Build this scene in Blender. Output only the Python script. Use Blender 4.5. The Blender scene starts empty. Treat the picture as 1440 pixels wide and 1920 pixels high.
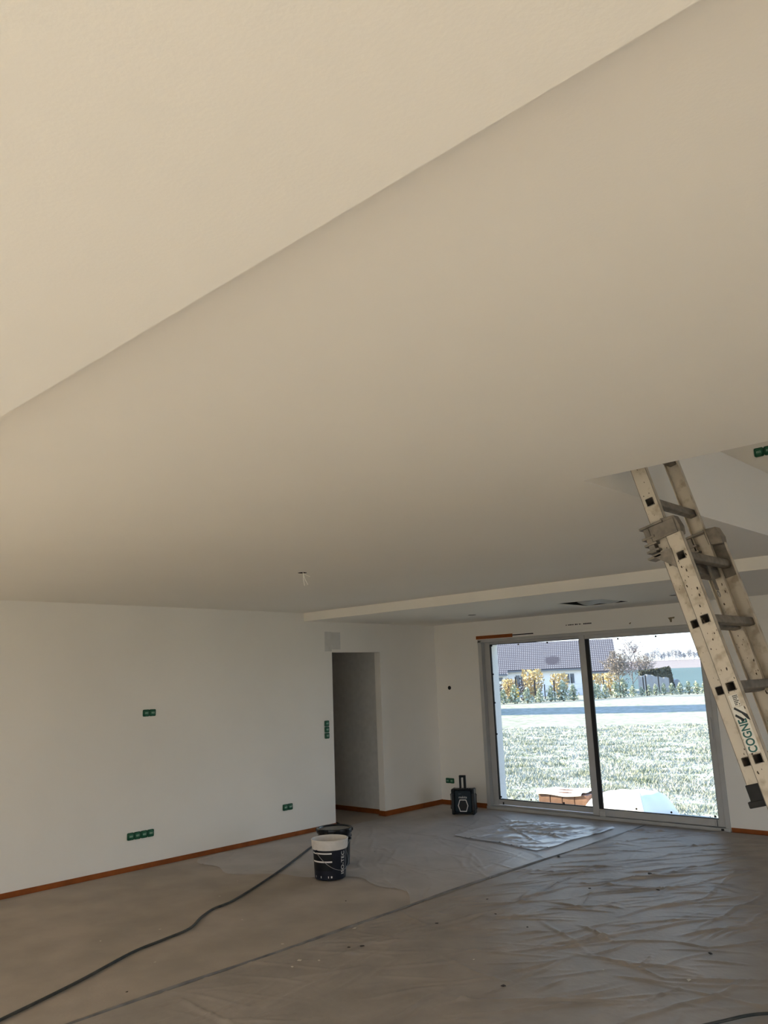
import bpy, bmesh, math, random
import numpy as np
from mathutils import Vector, Matrix

rnd = random.Random(7)
S = bpy.context.scene
COL = S.collection

# ------------------------------------------------------------------ camera
cam_d = bpy.data.cameras.new('camera')
cam = bpy.data.objects.new('camera', cam_d)
COL.objects.link(cam)
CR, CU, CF = Vector((0.7271, 0.6855, -0.0372)), Vector((0.1656, -0.1227, 0.9785)), Vector((-0.6663, 0.7176, 0.2030))
CF.normalize(); CR = (CR - CF * CR.dot(CF)).normalized(); CU = CR.cross(CF)
cam.matrix_world = Matrix(((CR.x, CU.x, -CF.x, 0), (CR.y, CU.y, -CF.y, 0), (CR.z, CU.z, -CF.z, 1.693), (0, 0, 0, 1)))
cam_d.sensor_fit = 'VERTICAL'
cam_d.sensor_height = 36
cam_d.lens = 1509.2 / 1920 * 36
cam_d.clip_start = 0.05
cam_d.clip_end = 2000
S.camera = cam

# ------------------------------------------------------------------ light
W = bpy.data.worlds.new('sky'); S.world = W; W.use_nodes = True
nt = W.node_tree; nt.nodes.clear()
wo = nt.nodes.new('ShaderNodeOutputWorld'); bg = nt.nodes.new('ShaderNodeBackground')
tc = nt.nodes.new('ShaderNodeTexCoord'); sp = nt.nodes.new('ShaderNodeSeparateXYZ'); rp = nt.nodes.new('ShaderNodeValToRGB')
nt.links.new(tc.outputs['Generated'], sp.inputs[0]); nt.links.new(sp.outputs['Z'], rp.inputs[0])
rp.color_ramp.elements[0].position = 0.0; rp.color_ramp.elements[0].color = (0.95, 0.98, 1.0, 1)
rp.color_ramp.elements[1].position = 0.75; rp.color_ramp.elements[1].color = (0.30, 0.50, 0.95, 1)
el = rp.color_ramp.elements.new(0.14); el.color = (0.72, 0.86, 1.0, 1)
nt.links.new(rp.outputs[0], bg.inputs[0]); nt.links.new(bg.outputs[0], wo.inputs[0])
bg.inputs[1].default_value = 3.0

sun_d = bpy.data.lights.new('sun', 'SUN'); sun = bpy.data.objects.new('sun', sun_d); COL.objects.link(sun)
SUN_EL, SUN_AZ = math.radians(25), math.radians(70)      # direction of travel
trav = Vector((math.sin(SUN_AZ) * math.cos(SUN_EL), math.cos(SUN_AZ) * math.cos(SUN_EL), -math.sin(SUN_EL)))
sun.rotation_euler = trav.to_track_quat('-Z', 'Y').to_euler()
sun.location = (-20, -12, 20)
sun_d.energy = 25.0; sun_d.angle = math.radians(0.6); sun_d.color = (1.0, 0.82, 0.54)

S.view_settings.view_transform = 'Standard'
S.view_settings.look = 'None'
S.view_settings.exposure = 0.27
S.view_settings.gamma = 1.0
S.view_settings.use_curve_mapping = False
S.cycles.max_bounces = 14
S.cycles.diffuse_bounces = 9
S.cycles.glossy_bounces = 4
S.cycles.transparent_max_bounces = 12
S.cycles.sample_clamp_indirect = 6
S.cycles.caustics_reflective = False
S.cycles.caustics_refractive = False
S.cycles.use_denoising = True


# ------------------------------------------------------------------ materials
def mat(name, col, rough=0.6, spec=0.3, metal=0.0, var=0.0, scale=8.0, bump=0.0, bscale=60.0, col2=None, alpha=1.0,
        lo=0.35, hi=0.65, coat=0.0):
    m = bpy.data.materials.new(name); m.use_nodes = True
    t = m.node_tree; b = t.nodes['Principled BSDF']
    b.inputs['Base Color'].default_value = (*col, 1)
    b.inputs['Roughness'].default_value = rough
    b.inputs['Specular IOR Level'].default_value = spec
    b.inputs['Metallic'].default_value = metal
    b.inputs['Alpha'].default_value = alpha
    b.inputs['Coat Weight'].default_value = coat
    g = t.nodes.new('ShaderNodeTexCoord')
    if col2 is not None or var > 0:
        n = t.nodes.new('ShaderNodeTexNoise'); n.inputs['Scale'].default_value = scale; n.inputs['Detail'].default_value = 5
        r = t.nodes.new('ShaderNodeValToRGB')
        c2 = col2 if col2 is not None else tuple(c * (1 - var) for c in col)
        r.color_ramp.elements[0].position = lo; r.color_ramp.elements[0].color = (*c2, 1)
        r.color_ramp.elements[1].position = hi; r.color_ramp.elements[1].color = (*col, 1)
        t.links.new(g.outputs['Object'], n.inputs['Vector']); t.links.new(n.outputs['Fac'], r.inputs[0])
        t.links.new(r.outputs[0], b.inputs['Base Color'])
    if bump > 0:
        n2 = t.nodes.new('ShaderNodeTexNoise'); n2.inputs['Scale'].default_value = bscale; n2.inputs['Detail'].default_value = 4
        bp = t.nodes.new('ShaderNodeBump'); bp.inputs['Strength'].default_value = bump; bp.inputs['Distance'].default_value = 0.01
        t.links.new(g.outputs['Object'], n2.inputs['Vector']); t.links.new(n2.outputs['Fac'], bp.inputs['Height'])
        t.links.new(bp.outputs[0], b.inputs['Normal'])
    return m


M = {}
M['paint'] = mat('white_paint', (0.84, 0.815, 0.77), 0.75, 0.15, var=0.03, scale=1.3, bump=0.06, bscale=140)
M['ceil'] = mat('ceiling_paint', (0.84, 0.81, 0.75), 0.8, 0.12, var=0.02, scale=0.9, bump=0.04, bscale=140)
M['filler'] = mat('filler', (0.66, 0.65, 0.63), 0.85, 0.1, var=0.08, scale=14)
M['screed'] = mat('screed', (0.43, 0.37, 0.315), 0.8, 0.2, col2=(0.345, 0.30, 0.255), scale=2.2, bump=0.12, bscale=45)
M['render'] = mat('exterior_render', (0.78, 0.78, 0.76), 0.85, 0.1, var=0.04, scale=20, bump=0.1, bscale=160)
M['orange'] = mat('orange_strip', (0.29, 0.080, 0.015), 0.65, 0.25, var=0.25, scale=9)
M['alu'] = mat('window_frame', (0.46, 0.46, 0.455), 0.4, 0.45, var=0.06, scale=6)
M['gasket'] = mat('gasket', (0.02, 0.021, 0.022), 0.5, 0.3)
M['black'] = mat('black_plastic', (0.010, 0.011, 0.013), 0.45, 0.22, var=0.2, scale=30)
M['blackgloss'] = mat('black_gloss', (0.007, 0.007, 0.008), 0.28, 0.3)
M['teal_dark'] = mat('dark_teal_plastic', (0.008, 0.018, 0.027), 0.45, 0.25)
M['navy'] = mat('navy_plastic', (0.011, 0.013, 0.022), 0.45, 0.25, var=0.2, scale=18)
M['white'] = mat('white_plastic', (0.74, 0.70, 0.66), 0.5, 0.3, var=0.1, scale=25)
M['offwhite_print'] = mat('pale_print', (0.72, 0.70, 0.68), 0.5, 0.2)
M['grey_lid'] = mat('grey_dried_paint', (0.23, 0.23, 0.22), 0.45, 0.4, var=0.3, scale=20)
M['paintliquid'] = mat('dried_paint_inside', (0.52, 0.45, 0.40), 0.5, 0.3, var=0.2, scale=12)
M['steel'] = mat('steel_wire', (0.30, 0.29, 0.28), 0.35, 0.5, metal=0.8)
M['green'] = mat('green_box', (0.008, 0.075, 0.036), 0.4, 0.4)
M['green2'] = mat('green_box_disc', (0.013, 0.11, 0.056), 0.35, 0.45)
M['greenprint'] = mat('green_box_print', (0.45, 0.62, 0.50), 0.5, 0.2)
M['wire'] = mat('pale_wire', (0.92, 0.89, 0.80), 0.5, 0.3)
M['ladder'] = mat('worn_aluminium', (0.53, 0.475, 0.39), 0.5, 0.4, metal=0.1, col2=(0.36, 0.30, 0.225), scale=16, lo=0.36, hi=0.5, bump=0.06, bscale=90)
M['ladder_dark'] = mat('dirt_and_shade_aluminium', (0.24, 0.21, 0.175), 0.5, 0.4, metal=0.3, var=0.35, scale=30)
M['splat'] = mat('dark_splash', (0.07, 0.05, 0.035), 0.7, 0.2)
M['sticker'] = mat('pale_sticker', (0.70, 0.68, 0.62), 0.5, 0.2, var=0.1, scale=60)
M['lettergreen'] = mat('dark_green_print', (0.025, 0.115, 0.105), 0.5, 0.3)
M['letterblack'] = mat('black_print', (0.02, 0.024, 0.026), 0.5, 0.3)
M['rubber'] = mat('black_rubber', (0.014, 0.013, 0.012), 0.6, 0.3, var=0.3, scale=30)
M['cable'] = mat('dark_cable', (0.030, 0.036, 0.034), 0.55, 0.35, col2=(0.06, 0.06, 0.055), scale=14)
M['film'] = mat('plastic_film', (0.43, 0.38, 0.335), 0.48, 0.13, col2=(0.35, 0.31, 0.275), scale=3.0, alpha=0.85, bump=0.25, bscale=26)
M['film_b'] = mat('thin_plastic_film', (0.66, 0.62, 0.59), 0.42, 0.3, col2=(0.57, 0.53, 0.505), scale=3.0, alpha=0.65, bump=0.25, bscale=26)
M['bounce_cloth'] = mat('white_bounce_cloth', (0.80, 0.76, 0.70), 0.85, 0.1, var=0.06, scale=4)
M['film_clear'] = mat('clear_plastic_film', (0.70, 0.70, 0.72), 0.28, 0.5, var=0.15, scale=5.0, alpha=0.75, bump=0.3, bscale=22)
M['hem'] = mat('film_fold_shade', (0.115, 0.108, 0.10), 0.5, 0.4, col2=(0.22, 0.205, 0.19), scale=7, lo=0.42, hi=0.7)  # fold tone carries the dark shadow line of the lifted edge
M['crumb_dark'] = mat('dark_crumb', (0.06, 0.05, 0.045), 0.8, 0.2)
M['crumb_pale'] = mat('plaster_crumb', (0.62, 0.57, 0.50), 0.85, 0.1)
M['hatch'] = mat('grey_sheet', (0.36, 0.35, 0.335), 0.5, 0.3, var=0.15, scale=6)
M['cavity'] = mat('cavity_shade', (0.03, 0.028, 0.026), 0.9, 0.1)  # dark tone painted in for the shade inside holes
M['stain'] = mat('brown_stain', (0.30, 0.25, 0.17), 0.9, 0.1, var=0.3, scale=40)
# outdoors
M['lawn'] = mat('frosted_lawn', (0.31, 0.32, 0.30), 0.9, 0.1, col2=(0.14, 0.17, 0.115), scale=3.5, lo=0.30, hi=0.60)
M['blade'] = mat('frosted_blades', (0.42, 0.44, 0.41), 0.8, 0.15, col2=(0.19, 0.22, 0.145), scale=2.0, lo=0.30, hi=0.6)
M['field_teal'] = mat('frosted_crop_field', (0.075, 0.125, 0.14), 0.9, 0.1, var=0.12, scale=0.05)
M['field_pale'] = mat('pale_field', (0.22, 0.20, 0.21), 0.9, 0.1, var=0.12, scale=0.02)
M['wallhouse'] = mat('house_render', (0.80, 0.79, 0.80), 0.9, 0.1, var=0.05, scale=1.5)
M['shutter'] = mat('house_frame_white', (0.75, 0.75, 0.75), 0.6, 0.2)
M['hglass'] = mat('house_glass', (0.10, 0.12, 0.15), 0.15, 0.5)
M['gutter'] = mat('grey_gutter', (0.16, 0.17, 0.19), 0.6, 0.3)
M['postm'] = mat('dark_post', (0.045, 0.045, 0.05), 0.7, 0.2)
M['leaf_frost'] = mat('frosted_leaves', (0.50, 0.55, 0.47), 0.8, 0.1, col2=(0.17, 0.22, 0.14), scale=3.0, lo=0.3, hi=0.62)
M['leaf_yellow'] = mat('yellow_leaves', (0.55, 0.42, 0.20), 0.7, 0.1, col2=(0.40, 0.33, 0.21), scale=3.0)
M['leaf_dark'] = mat('dark_leaves', (0.13, 0.12, 0.13), 0.8, 0.1, col2=(0.07, 0.07, 0.08), scale=3)
M['leaf_hedge'] = mat('dark_hedge_leaves', (0.095, 0.105, 0.085), 0.85, 0.1, col2=(0.05, 0.055, 0.05), scale=2)
M['twig'] = mat('bare_twigs', (0.17, 0.145, 0.165), 0.8, 0.1)
M['twig_frost'] = mat('frosted_twigs', (0.24, 0.21, 0.19), 0.8, 0.1)
M['twig_far'] = mat('haze_and_frost_trees', (0.36, 0.37, 0.40), 0.9, 0.05)  # distance haze is mixed into the pale frost colour
M['bark'] = mat('bark', (0.10, 0.08, 0.065), 0.85, 0.1)
M['tarp'] = mat('white_tarp', (0.80, 0.79, 0.78), 0.6, 0.2, bump=0.1, bscale=20)
M['board'] = mat('white_board', (0.78, 0.78, 0.78), 0.6, 0.2)
M['brick'] = mat('brown_block', (0.21, 0.125, 0.095), 0.85, 0.1, var=0.3, scale=14)
M['netting'] = mat('pale_netting', (0.30, 0.31, 0.33), 0.8, 0.1, var=0.1, scale=2)
M['yellowbox'] = mat('yellow_plastic', (0.85, 0.50, 0.02), 0.5, 0.3)


def roof_mat():
    m = bpy.data.materials.new('frosted_roof_tiles'); m.use_nodes = True
    t = m.node_tree; b = t.nodes['Principled BSDF']; b.inputs['Roughness'].default_value = 0.7; b.inputs['Specular IOR Level'].default_value = 0.2
    tcn = t.nodes.new('ShaderNodeTexCoord'); sx = t.nodes.new('ShaderNodeSeparateXYZ'); t.links.new(tcn.outputs['UV'], sx.inputs[0])

    def wave(sock, freq):
        a = t.nodes.new('ShaderNodeMath'); a.operation = 'MULTIPLY'; a.inputs[1].default_value = freq; t.links.new(sock, a.inputs[0])
        f = t.nodes.new('ShaderNodeMath'); f.operation = 'FRACT'; t.links.new(a.outputs[0], f.inputs[0])
        return f.outputs[0]
    u = wave(sx.outputs['X'], 1 / 0.24); v = wave(sx.outputs['Y'], 1 / 0.44)
    # frost settles on the lower lip of each tile, away from its side roll
    r1 = t.nodes.new('ShaderNodeValToRGB'); r1.color_ramp.elements[0].position = 0.25; r1.color_ramp.elements[1].position = 0.55
    r2 = t.nodes.new('ShaderNodeValToRGB'); r2.color_ramp.elements[0].position = 0.30; r2.color_ramp.elements[1].position = 0.55
    t.links.new(u, r1.inputs[0]); t.links.new(v, r2.inputs[0])
    mu = t.nodes.new('ShaderNodeMath'); mu.operation = 'MULTIPLY'; t.links.new(r1.outputs[0], mu.inputs[0]); t.links.new(r2.outputs[0], mu.inputs[1])
    # thawed patch
    mp = t.nodes.new('ShaderNodeVectorMath'); mp.operation = 'DISTANCE'; mp.inputs[1].default_value = (8.2, 2.9, 0)
    cx = t.nodes.new('ShaderNodeCombineXYZ'); t.links.new(sx.outputs['X'], cx.inputs[0]); t.links.new(sx.outputs['Y'], cx.inputs[1])
    t.links.new(cx.outputs[0], mp.inputs[0])
    nz = t.nodes.new('ShaderNodeTexNoise'); nz.inputs['Scale'].default_value = 1.2; t.links.new(tcn.outputs['UV'], nz.inputs['Vector'])
    ad = t.nodes.new('ShaderNodeMath'); ad.operation = 'ADD'; t.links.new(mp.outputs['Value'], ad.inputs[0]); t.links.new(nz.outputs['Fac'], ad.inputs[1])
    r3 = t.nodes.new('ShaderNodeValToRGB'); r3.color_ramp.elements[0].position = 0.62; r3.color_ramp.elements[1].position = 0.80
    dv = t.nodes.new('ShaderNodeMath'); dv.operation = 'MULTIPLY'; dv.inputs[1].default_value = 0.5; t.links.new(ad.outputs[0], dv.inputs[0]); t.links.new(dv.outputs[0], r3.inputs[0])
    mu2 = t.nodes.new('ShaderNodeMath'); mu2.operation = 'MULTIPLY'; t.links.new(mu.outputs[0], mu2.inputs[0]); t.links.new(r3.outputs[0], mu2.inputs[1])
    mx = t.nodes.new('ShaderNodeMix'); mx.data_type = 'RGBA'
    mx.inputs[6].default_value = (0.060, 0.054, 0.066, 1); mx.inputs[7].default_value = (0.25, 0.25, 0.27, 1)
    t.links.new(mu2.outputs[0], mx.inputs[0]); t.links.new(mx.outputs[2], b.inputs['Base Color'])
    bp = t.nodes.new('ShaderNodeBump'); bp.inputs['Strength'].default_value = 0.5; bp.inputs['Distance'].default_value = 0.05
    t.links.new(v, bp.inputs['Height']); t.links.new(bp.outputs[0], b.inputs['Normal'])
    return m


M['roof'] = roof_mat()


def glass_mat(name, tint):
    m = bpy.data.materials.new(name); m.use_nodes = True
    t = m.node_tree; t.nodes.clear()
    o = t.nodes.new('ShaderNodeOutputMaterial'); mx = t.nodes.new('ShaderNodeMixShader')
    tr = t.nodes.new('ShaderNodeBsdfTransparent'); tr.inputs[0].default_value = (*tint, 1)
    gl = t.nodes.new('ShaderNodeBsdfGlossy'); gl.inputs['Roughness'].default_value = 0.02
    fr = t.nodes.new('ShaderNodeFresnel'); fr.inputs[0].default_value = 1.45
    t.links.new(fr.outputs[0], mx.inputs[0]); t.links.new(tr.outputs[0], mx.inputs[1]); t.links.new(gl.outputs[0], mx.inputs[2])
    t.links.new(mx.outputs[0], o.inputs[0])
    return m


M['glass'] = glass_mat('double_glazing', (0.85, 0.88, 0.88))


# ------------------------------------------------------------------ mesh helpers
class MB:
    def __init__(s): s.v = []; s.f = []; s.uv = None
    def add(s, vs, fs):
        o = len(s.v); s.v += [tuple(p) for p in vs]; s.f += [tuple(i + o for i in f) for f in fs]; return s
    def box(s, x0, x1, y0, y1, z0, z1):
        return s.add([(x0, y0, z0), (x1, y0, z0), (x1, y1, z0), (x0, y1, z0), (x0, y0, z1), (x1, y0, z1), (x1, y1, z1), (x0, y1, z1)],
                     [(3, 2, 1, 0), (4, 5, 6, 7), (0, 1, 5, 4), (1, 2, 6, 5), (2, 3, 7, 6), (3, 0, 4, 7)])
    def obox(s, o, ax, ay, az):
        """box from corner o spanned by three vectors (right handed)"""
        o, ax, ay, az = map(Vector, (o, ax, ay, az))
        return s.add([o, o + ax, o + ax + ay, o + ay, o + az, o + ax + az, o + ax + ay + az, o + ay + az],
                     [(3, 2, 1, 0), (4, 5, 6, 7), (0, 1, 5, 4), (1, 2, 6, 5), (2, 3, 7, 6), (3, 0, 4, 7)])
    def tube(s, pts, r, n=8, cap=True, r1=None):
        pts = [Vector(p) for p in pts]; o = len(s.v); N = len(pts)
        up = Vector((0, 0, 1))
        for i, p in enumerate(pts):
            t = (pts[min(i + 1, N - 1)] - pts[max(i - 1, 0)]).normalized()
            a = t.cross(up)
            if a.length < 1e-3: a = t.cross(Vector((1, 0, 0)))
            a.normalize(); b = t.cross(a)
            rr = r if r1 is None else r + (r1 - r) * i / (N - 1)
            for k in range(n):
                an = 2 * math.pi * k / n; q = p + a * (rr * math.cos(an)) + b * (rr * math.sin(an)); s.v.append(tuple(q))
        for i in range(N - 1):
            for k in range(n):
                s.f.append((o + i * n + k, o + i * n + (k + 1) % n, o + (i + 1) * n + (k + 1) % n, o + (i + 1) * n + k))
        if cap:
            s.f.append(tuple(o + k for k in reversed(range(n)))); s.f.append(tuple(o + (N - 1) * n + k for k in range(n)))
        return s
    def lathe(s, prof, n=48, c=(0, 0, 0), a0=0, a1=2 * math.pi, close=True):
        o = len(s.v); full = abs(a1 - a0 - 2 * math.pi) < 1e-6; cols = n if full else n + 1
        for (r, z) in prof:
            for k in range(cols):
                a = a0 + (a1 - a0) * k / n; s.v.append((c[0] + r * math.cos(a), c[1] + r * math.sin(a), c[2] + z))
        for i in range(len(prof) - 1):
            for k in range(n):
                k2 = (k + 1) % cols
                s.f.append((o + i * cols + k, o + i * cols + k2, o + (i + 1) * cols + k2, o + (i + 1) * cols + k))
        return s
    def prism(s, poly, a, b):
        """poly: list of 3D points, extruded by vector from offset a to b"""
        poly = [Vector(p) for p in poly]; a, b = Vector(a), Vector(b); n = len(poly)
        return s.add([p + a for p in poly] + [p + b for p in poly],
                     [tuple(reversed(range(n))), tuple(range(n, 2 * n))] + [(i, (i + 1) % n, n + (i + 1) % n, n + i) for i in range(n)])
    def mesh(s, name):
        me = bpy.data.meshes.new(name); me.from_pydata(s.v, [], s.f); me.update(); return me
    def build(s, name, m, parent=None, smooth=None, fix=True, bevel=0.0, seg=2):
        me = s.mesh(name)
        if fix or bevel:
            b = bmesh.new(); b.from_mesh(me)
            if bevel:
                bmesh.ops.remove_doubles(b, verts=b.verts, dist=1e-5)
                bmesh.ops.bevel(b, geom=[e for e in b.edges if e.is_manifold and e.calc_face_angle(0) > 0.5], offset=bevel, segments=seg, affect='EDGES', profile=0.5, clamp_overlap=True)
            bmesh.ops.recalc_face_normals(b, faces=b.faces); b.to_mesh(me); b.free()
        return link(name, me, m, parent, smooth)


def link(name, me, m, parent=None, smooth=None):
    if isinstance(m, str): m = M[m]
    if m is not None and not me.materials: me.materials.append(m)
    o = bpy.data.objects.new(name, me); COL.objects.link(o)
    if parent is not None: o.parent = parent
    if smooth is not None:
        me.polygons.foreach_set('use_smooth', [True] * len(me.polygons)); me.set_sharp_from_angle(angle=math.radians(smooth))
    return o


def empty(name, loc=(0, 0, 0), rz=0, parent=None):
    o = bpy.data.objects.new(name, None); COL.objects.link(o); o.location = loc; o.rotation_euler = (0, 0, rz)
    o.empty_display_size = 0.1
    if parent is not None: o.parent = parent
    return o


def tag(o, label=None, cat=None, group=None, kind=None):
    if label: o['label'] = label
    if cat: o['category'] = cat
    if group: o['group'] = group
    if kind: o['kind'] = kind
    return o


def struct(o, label=None): return tag(o, label, kind='structure')


def cut(o, boxes=(), cyls=()):
    cs = []
    for bx in boxes: cs.append(MB().box(*bx).build('cutter', None))
    for (x, y, z0, z1, r) in cyls:
        cs.append(MB().tube([(x, y, z0), (x, y, z1)], r, 24).build('cutter', None))
    for c in cs:
        md = o.modifiers.new('b', 'BOOLEAN'); md.operation = 'DIFFERENCE'; md.solver = 'EXACT'; md.object = c
    dg = bpy.context.evaluated_depsgraph_get(); dg.update()
    me = bpy.data.meshes.new_from_object(o.evaluated_get(dg), depsgraph=dg)
    o.modifiers.clear(); old = o.data; o.data = me; bpy.data.meshes.remove(old)
    for c in cs:
        d = c.data; bpy.data.objects.remove(c); bpy.data.meshes.remove(d)
    return o


def copy_tree(o, parent=None):
    c = o.copy(); COL.objects.link(c); c.parent = parent
    for ch in list(o.children): copy_tree(ch, c)
    return c


def text_mesh(body, size, extrude=0.0006, align='CENTER', bold=0.0):
    cu = bpy.data.curves.new('t', 'FONT'); cu.body = body; cu.size = size; cu.extrude = extrude; cu.align_x = align; cu.align_y = 'CENTER'
    cu.resolution_u = 4; cu.offset = bold
    ob = bpy.data.objects.new('t', cu); COL.objects.link(ob)
    dg = bpy.context.evaluated_depsgraph_get(); dg.update()
    me = bpy.data.meshes.new_from_object(ob.evaluated_get(dg), depsgraph=dg)
    bpy.data.objects.remove(ob); bpy.data.curves.remove(cu)
    return me


# ------------------------------------------------------------------ room shell
XL, YW, H1, H2, YS, YN = -7.376, 8.891, 2.507, 2.407, 6.455, 0.80
XR, YB = 3.0, -2.7
WX0, WX1, WZ = -6.615, -3.50, 2.15

struct(MB().box(-11.2, XR + 0.2, YB - 0.2, YW + 0.27, -0.28, 0).build('floor', 'screed'), 'dusty beige concrete screed floor')

w = struct(MB().box(XL - 0.10, XL, YB, YW, 0, H1).build('wall_left', 'paint'), 'white painted left wall with a doorway')
cut(w, [(XL - 0.2, XL + 0.1, 6.902, 7.759, -0.1, 2.039), (XL - 0.2, XL + 0.1, -2.5, -1.5, -0.1, 2.3)])  # second opening is added out of view to let sunlight in
MB().box(XL, XL + 0.0008, 6.785, 6.90, 2.05, 2.29).box(XL, XL + 0.0008, 6.90, 7.05, 2.075, 2.285).build('filler_patch', 'filler', w)['label'] = 'grey filler patch above the doorway'

w = struct(MB().box(XL - 0.4, XR + 0.2, YW, YW + 0.27, -0.45, 2.55).build('wall_front', 'paint'), 'white wall around the sliding glass door')
cut(w, [(WX0, WX1, YW - 0.1, YW + 0.11, -0.004, WZ + 0.012)])
cut(w, [(-6.50, -3.60, YW + 0.05, YW + 0.3, -0.03, 2.105)])
wall_front = w
w = struct(MB().box(XR, XR + 0.2, YB - 0.2, YW, -0.45, H1).build('wall_right', 'paint'))
cut(w, [(XR - 0.1, XR + 0.4, 4.6, 7.4, -0.001, 2.2)])
b = MB()
for ya in (4.6, 5.97, 7.34): b.box(XR + 0.06, XR + 0.12, ya, ya + 0.06, 0, 2.2)
struct(b.box(XR + 0.06, XR + 0.12, 4.66, 7.34, 2.14, 2.2).build('window_4', 'alu'))  # unseen side window, added to bring sky light onto the walls
w = struct(MB().box(XL - 0.1, XR, YB - 0.2, YB, -0.45, H1).build('wall_back', 'paint'))
cut(w, [(-4.4, -2.4, YB - 0.4, YB + 0.1, -0.001, 2.3), (-2.0, 1.8, YB - 0.4, YB + 0.1, -0.001, 2.3)])
# unseen rear glazing frames, added with their openings to light the room
for i, (x0, x1) in enumerate(((-4.4, -2.4), (-2.0, 1.8))):
    b = MB()
    for xa in (x0, (x0 + x1) / 2 - 0.03, x1 - 0.06): b.box(xa, xa + 0.06, YB - 0.16, YB - 0.10, 0, 2.3)
    b.box(x0 + 0.06, x1 - 0.06, YB - 0.16, YB - 0.10, 2.24, 2.3).box(x0 + 0.06, x1 - 0.06, YB - 0.16, YB - 0.10, 0, 0.05)
    struct(b.build('window_%d' % (i + 2), 'alu'))

# the storey slab with the stair opening
SX0, SX1, SY0, SY1, ZU = -1.685, 0.35, 3.10, 6.20, 2.949
c = struct(MB().box(XL - 0.1, XR + 0.2, YB - 0.2, YS, H1, ZU).build('ceiling_main', 'ceil'), 'large flat painted ceiling with a stair opening')
cut(c, [(SX0, SX1, SY0, SY1, H1 - 0.2, ZU + 0.2)], [(-4.611, 4.027, H1 - 0.1, H1 + 0.08, 0.035)])
struct(MB().box(XL, XR, YB, YN, H2, H1).build('ceiling_back', 'ceil'), 'lowered ceiling panel in front of the ceiling step')
c = struct(MB().box(XL - 0.1, XR + 0.2, YS, YW + 0.27, H2, 2.56).build('ceiling_front', 'ceil'), 'lowered ceiling strip along the glass door')
HX0, HX1, HY0, HY1 = -4.53, -4.00, 7.52, 8.15
cut(c, [(HX0, HX1, HY0, HY1, H2 - 0.1, H2 + 0.12)], [(-5.89, 7.83, H2 - 0.1, H2 + 0.07, 0.05), (-3.407, 7.90, H2 - 0.1, H2 + 0.07, 0.05)])
ceiling_front = c
for (x, y) in ((-5.89, 7.83), (-3.407, 7.90)):
    MB().lathe([(0.0495, 0.0), (0.0495, 0.069), (0.0, 0.069)], 24, (x, y, H2)).build('downlight_cavity', 'cavity', c)  # lining coloured dark for the shade inside each hole
MB().lathe([(0.0345, 0.0), (0.0345, 0.079), (0.0, 0.079)], 20, (-4.611, 4.027, H1)).build('cavity', 'cavity', bpy.data.objects['ceiling_main'])
# hatch with a grey sheet sagging out of it
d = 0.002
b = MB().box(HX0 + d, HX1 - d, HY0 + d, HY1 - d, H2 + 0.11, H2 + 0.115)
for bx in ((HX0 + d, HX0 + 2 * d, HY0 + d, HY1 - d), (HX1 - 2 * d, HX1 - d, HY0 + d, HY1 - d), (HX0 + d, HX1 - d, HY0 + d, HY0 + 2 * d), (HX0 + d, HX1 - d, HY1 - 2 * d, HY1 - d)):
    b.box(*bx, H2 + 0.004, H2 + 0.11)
b.build('hatch_cavity', 'cavity', c)  # liner coloured dark for the shade inside the hatch
N = 26; b = MB(); vs = []; fs = []
for i in range(N + 1):
    for j in range(N + 1):
        u, v = i / N, j / N
        x = HX0 + 0.075 + (HX1 - HX0 - 0.10) * u + 0.02 * math.sin(7 * v); y = HY0 + 0.02 + (HY1 - HY0 - 0.05) * v
        z = H2 + 0.020 - 0.035 * math.sin(math.pi * u) * math.sin(math.pi * v) + 0.010 * math.sin(9 * u + 5 * v) + 0.006 * math.sin(21 * v - 8 * u)
        if u < 0.25: z += 0.03 * (0.25 - u) * 4 * (0.5 + 0.5 * math.cos(5 * v))
        vs.append((x, y, z))
for i in range(N):
    for j in range(N):
        a = i * (N + 1) + j; fs.append((a, a + 1, a + N + 2, a + N + 1))
me = MB().add(vs, fs).mesh('hatch_sheet'); so = link('hatch_sheet', me, 'hatch', None, 60)
md = so.modifiers.new('s', 'SOLIDIFY'); md.thickness = 0.002
tag(so, 'crumpled grey sheet sagging from the square hole in lowered ceiling', 'plastic sheet')

# corridor behind the doorway
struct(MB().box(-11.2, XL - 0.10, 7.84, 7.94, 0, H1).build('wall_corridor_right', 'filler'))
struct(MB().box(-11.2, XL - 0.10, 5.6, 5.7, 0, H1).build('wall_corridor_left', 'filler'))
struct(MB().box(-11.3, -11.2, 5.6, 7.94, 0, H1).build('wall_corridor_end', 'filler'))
struct(MB().box(-11.3, XL - 0.10, 5.6, 7.94, H1 - 0.1, H1 + 0.1).build('ceiling_corridor', 'ceil'))

# upper storey seen through the stair opening
w = struct(MB().box(XL - 0.1, XR + 0.2, SY1, SY1 + 0.15, ZU, 5.3).build('wall_upper_front', 'paint'))
w = struct(MB().box(XL - 0.1, XR + 0.2, -0.15, 0, ZU, 5.3).build('wall_upper_back', 'paint'))
cut(w, [(0.4, 2.2, -0.4, 0.2, ZU + 0.9, ZU + 2.0)])  # unseen opening added to light the face of the stair shaft
w = struct(MB().box(XL - 0.1, XL, 0, SY1, ZU, 5.3).build('wall_upper_left', 'paint'))
cut(w, [(XL - 0.3, XL + 0.2, 0.6, 1.2, ZU + 0.9, ZU + 1.7)])  # unseen opening added for sunlight upstairs
w = struct(MB().box(XR, XR + 0.2, 0, SY1, ZU, 5.3).build('wall_upper_right', 'paint'))

struct(MB().box(XL - 0.1, XR + 0.2, -0.15, SY1 + 0.15, 5.3, 5.5).build('ceiling_upper', 'ceil'))

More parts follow.
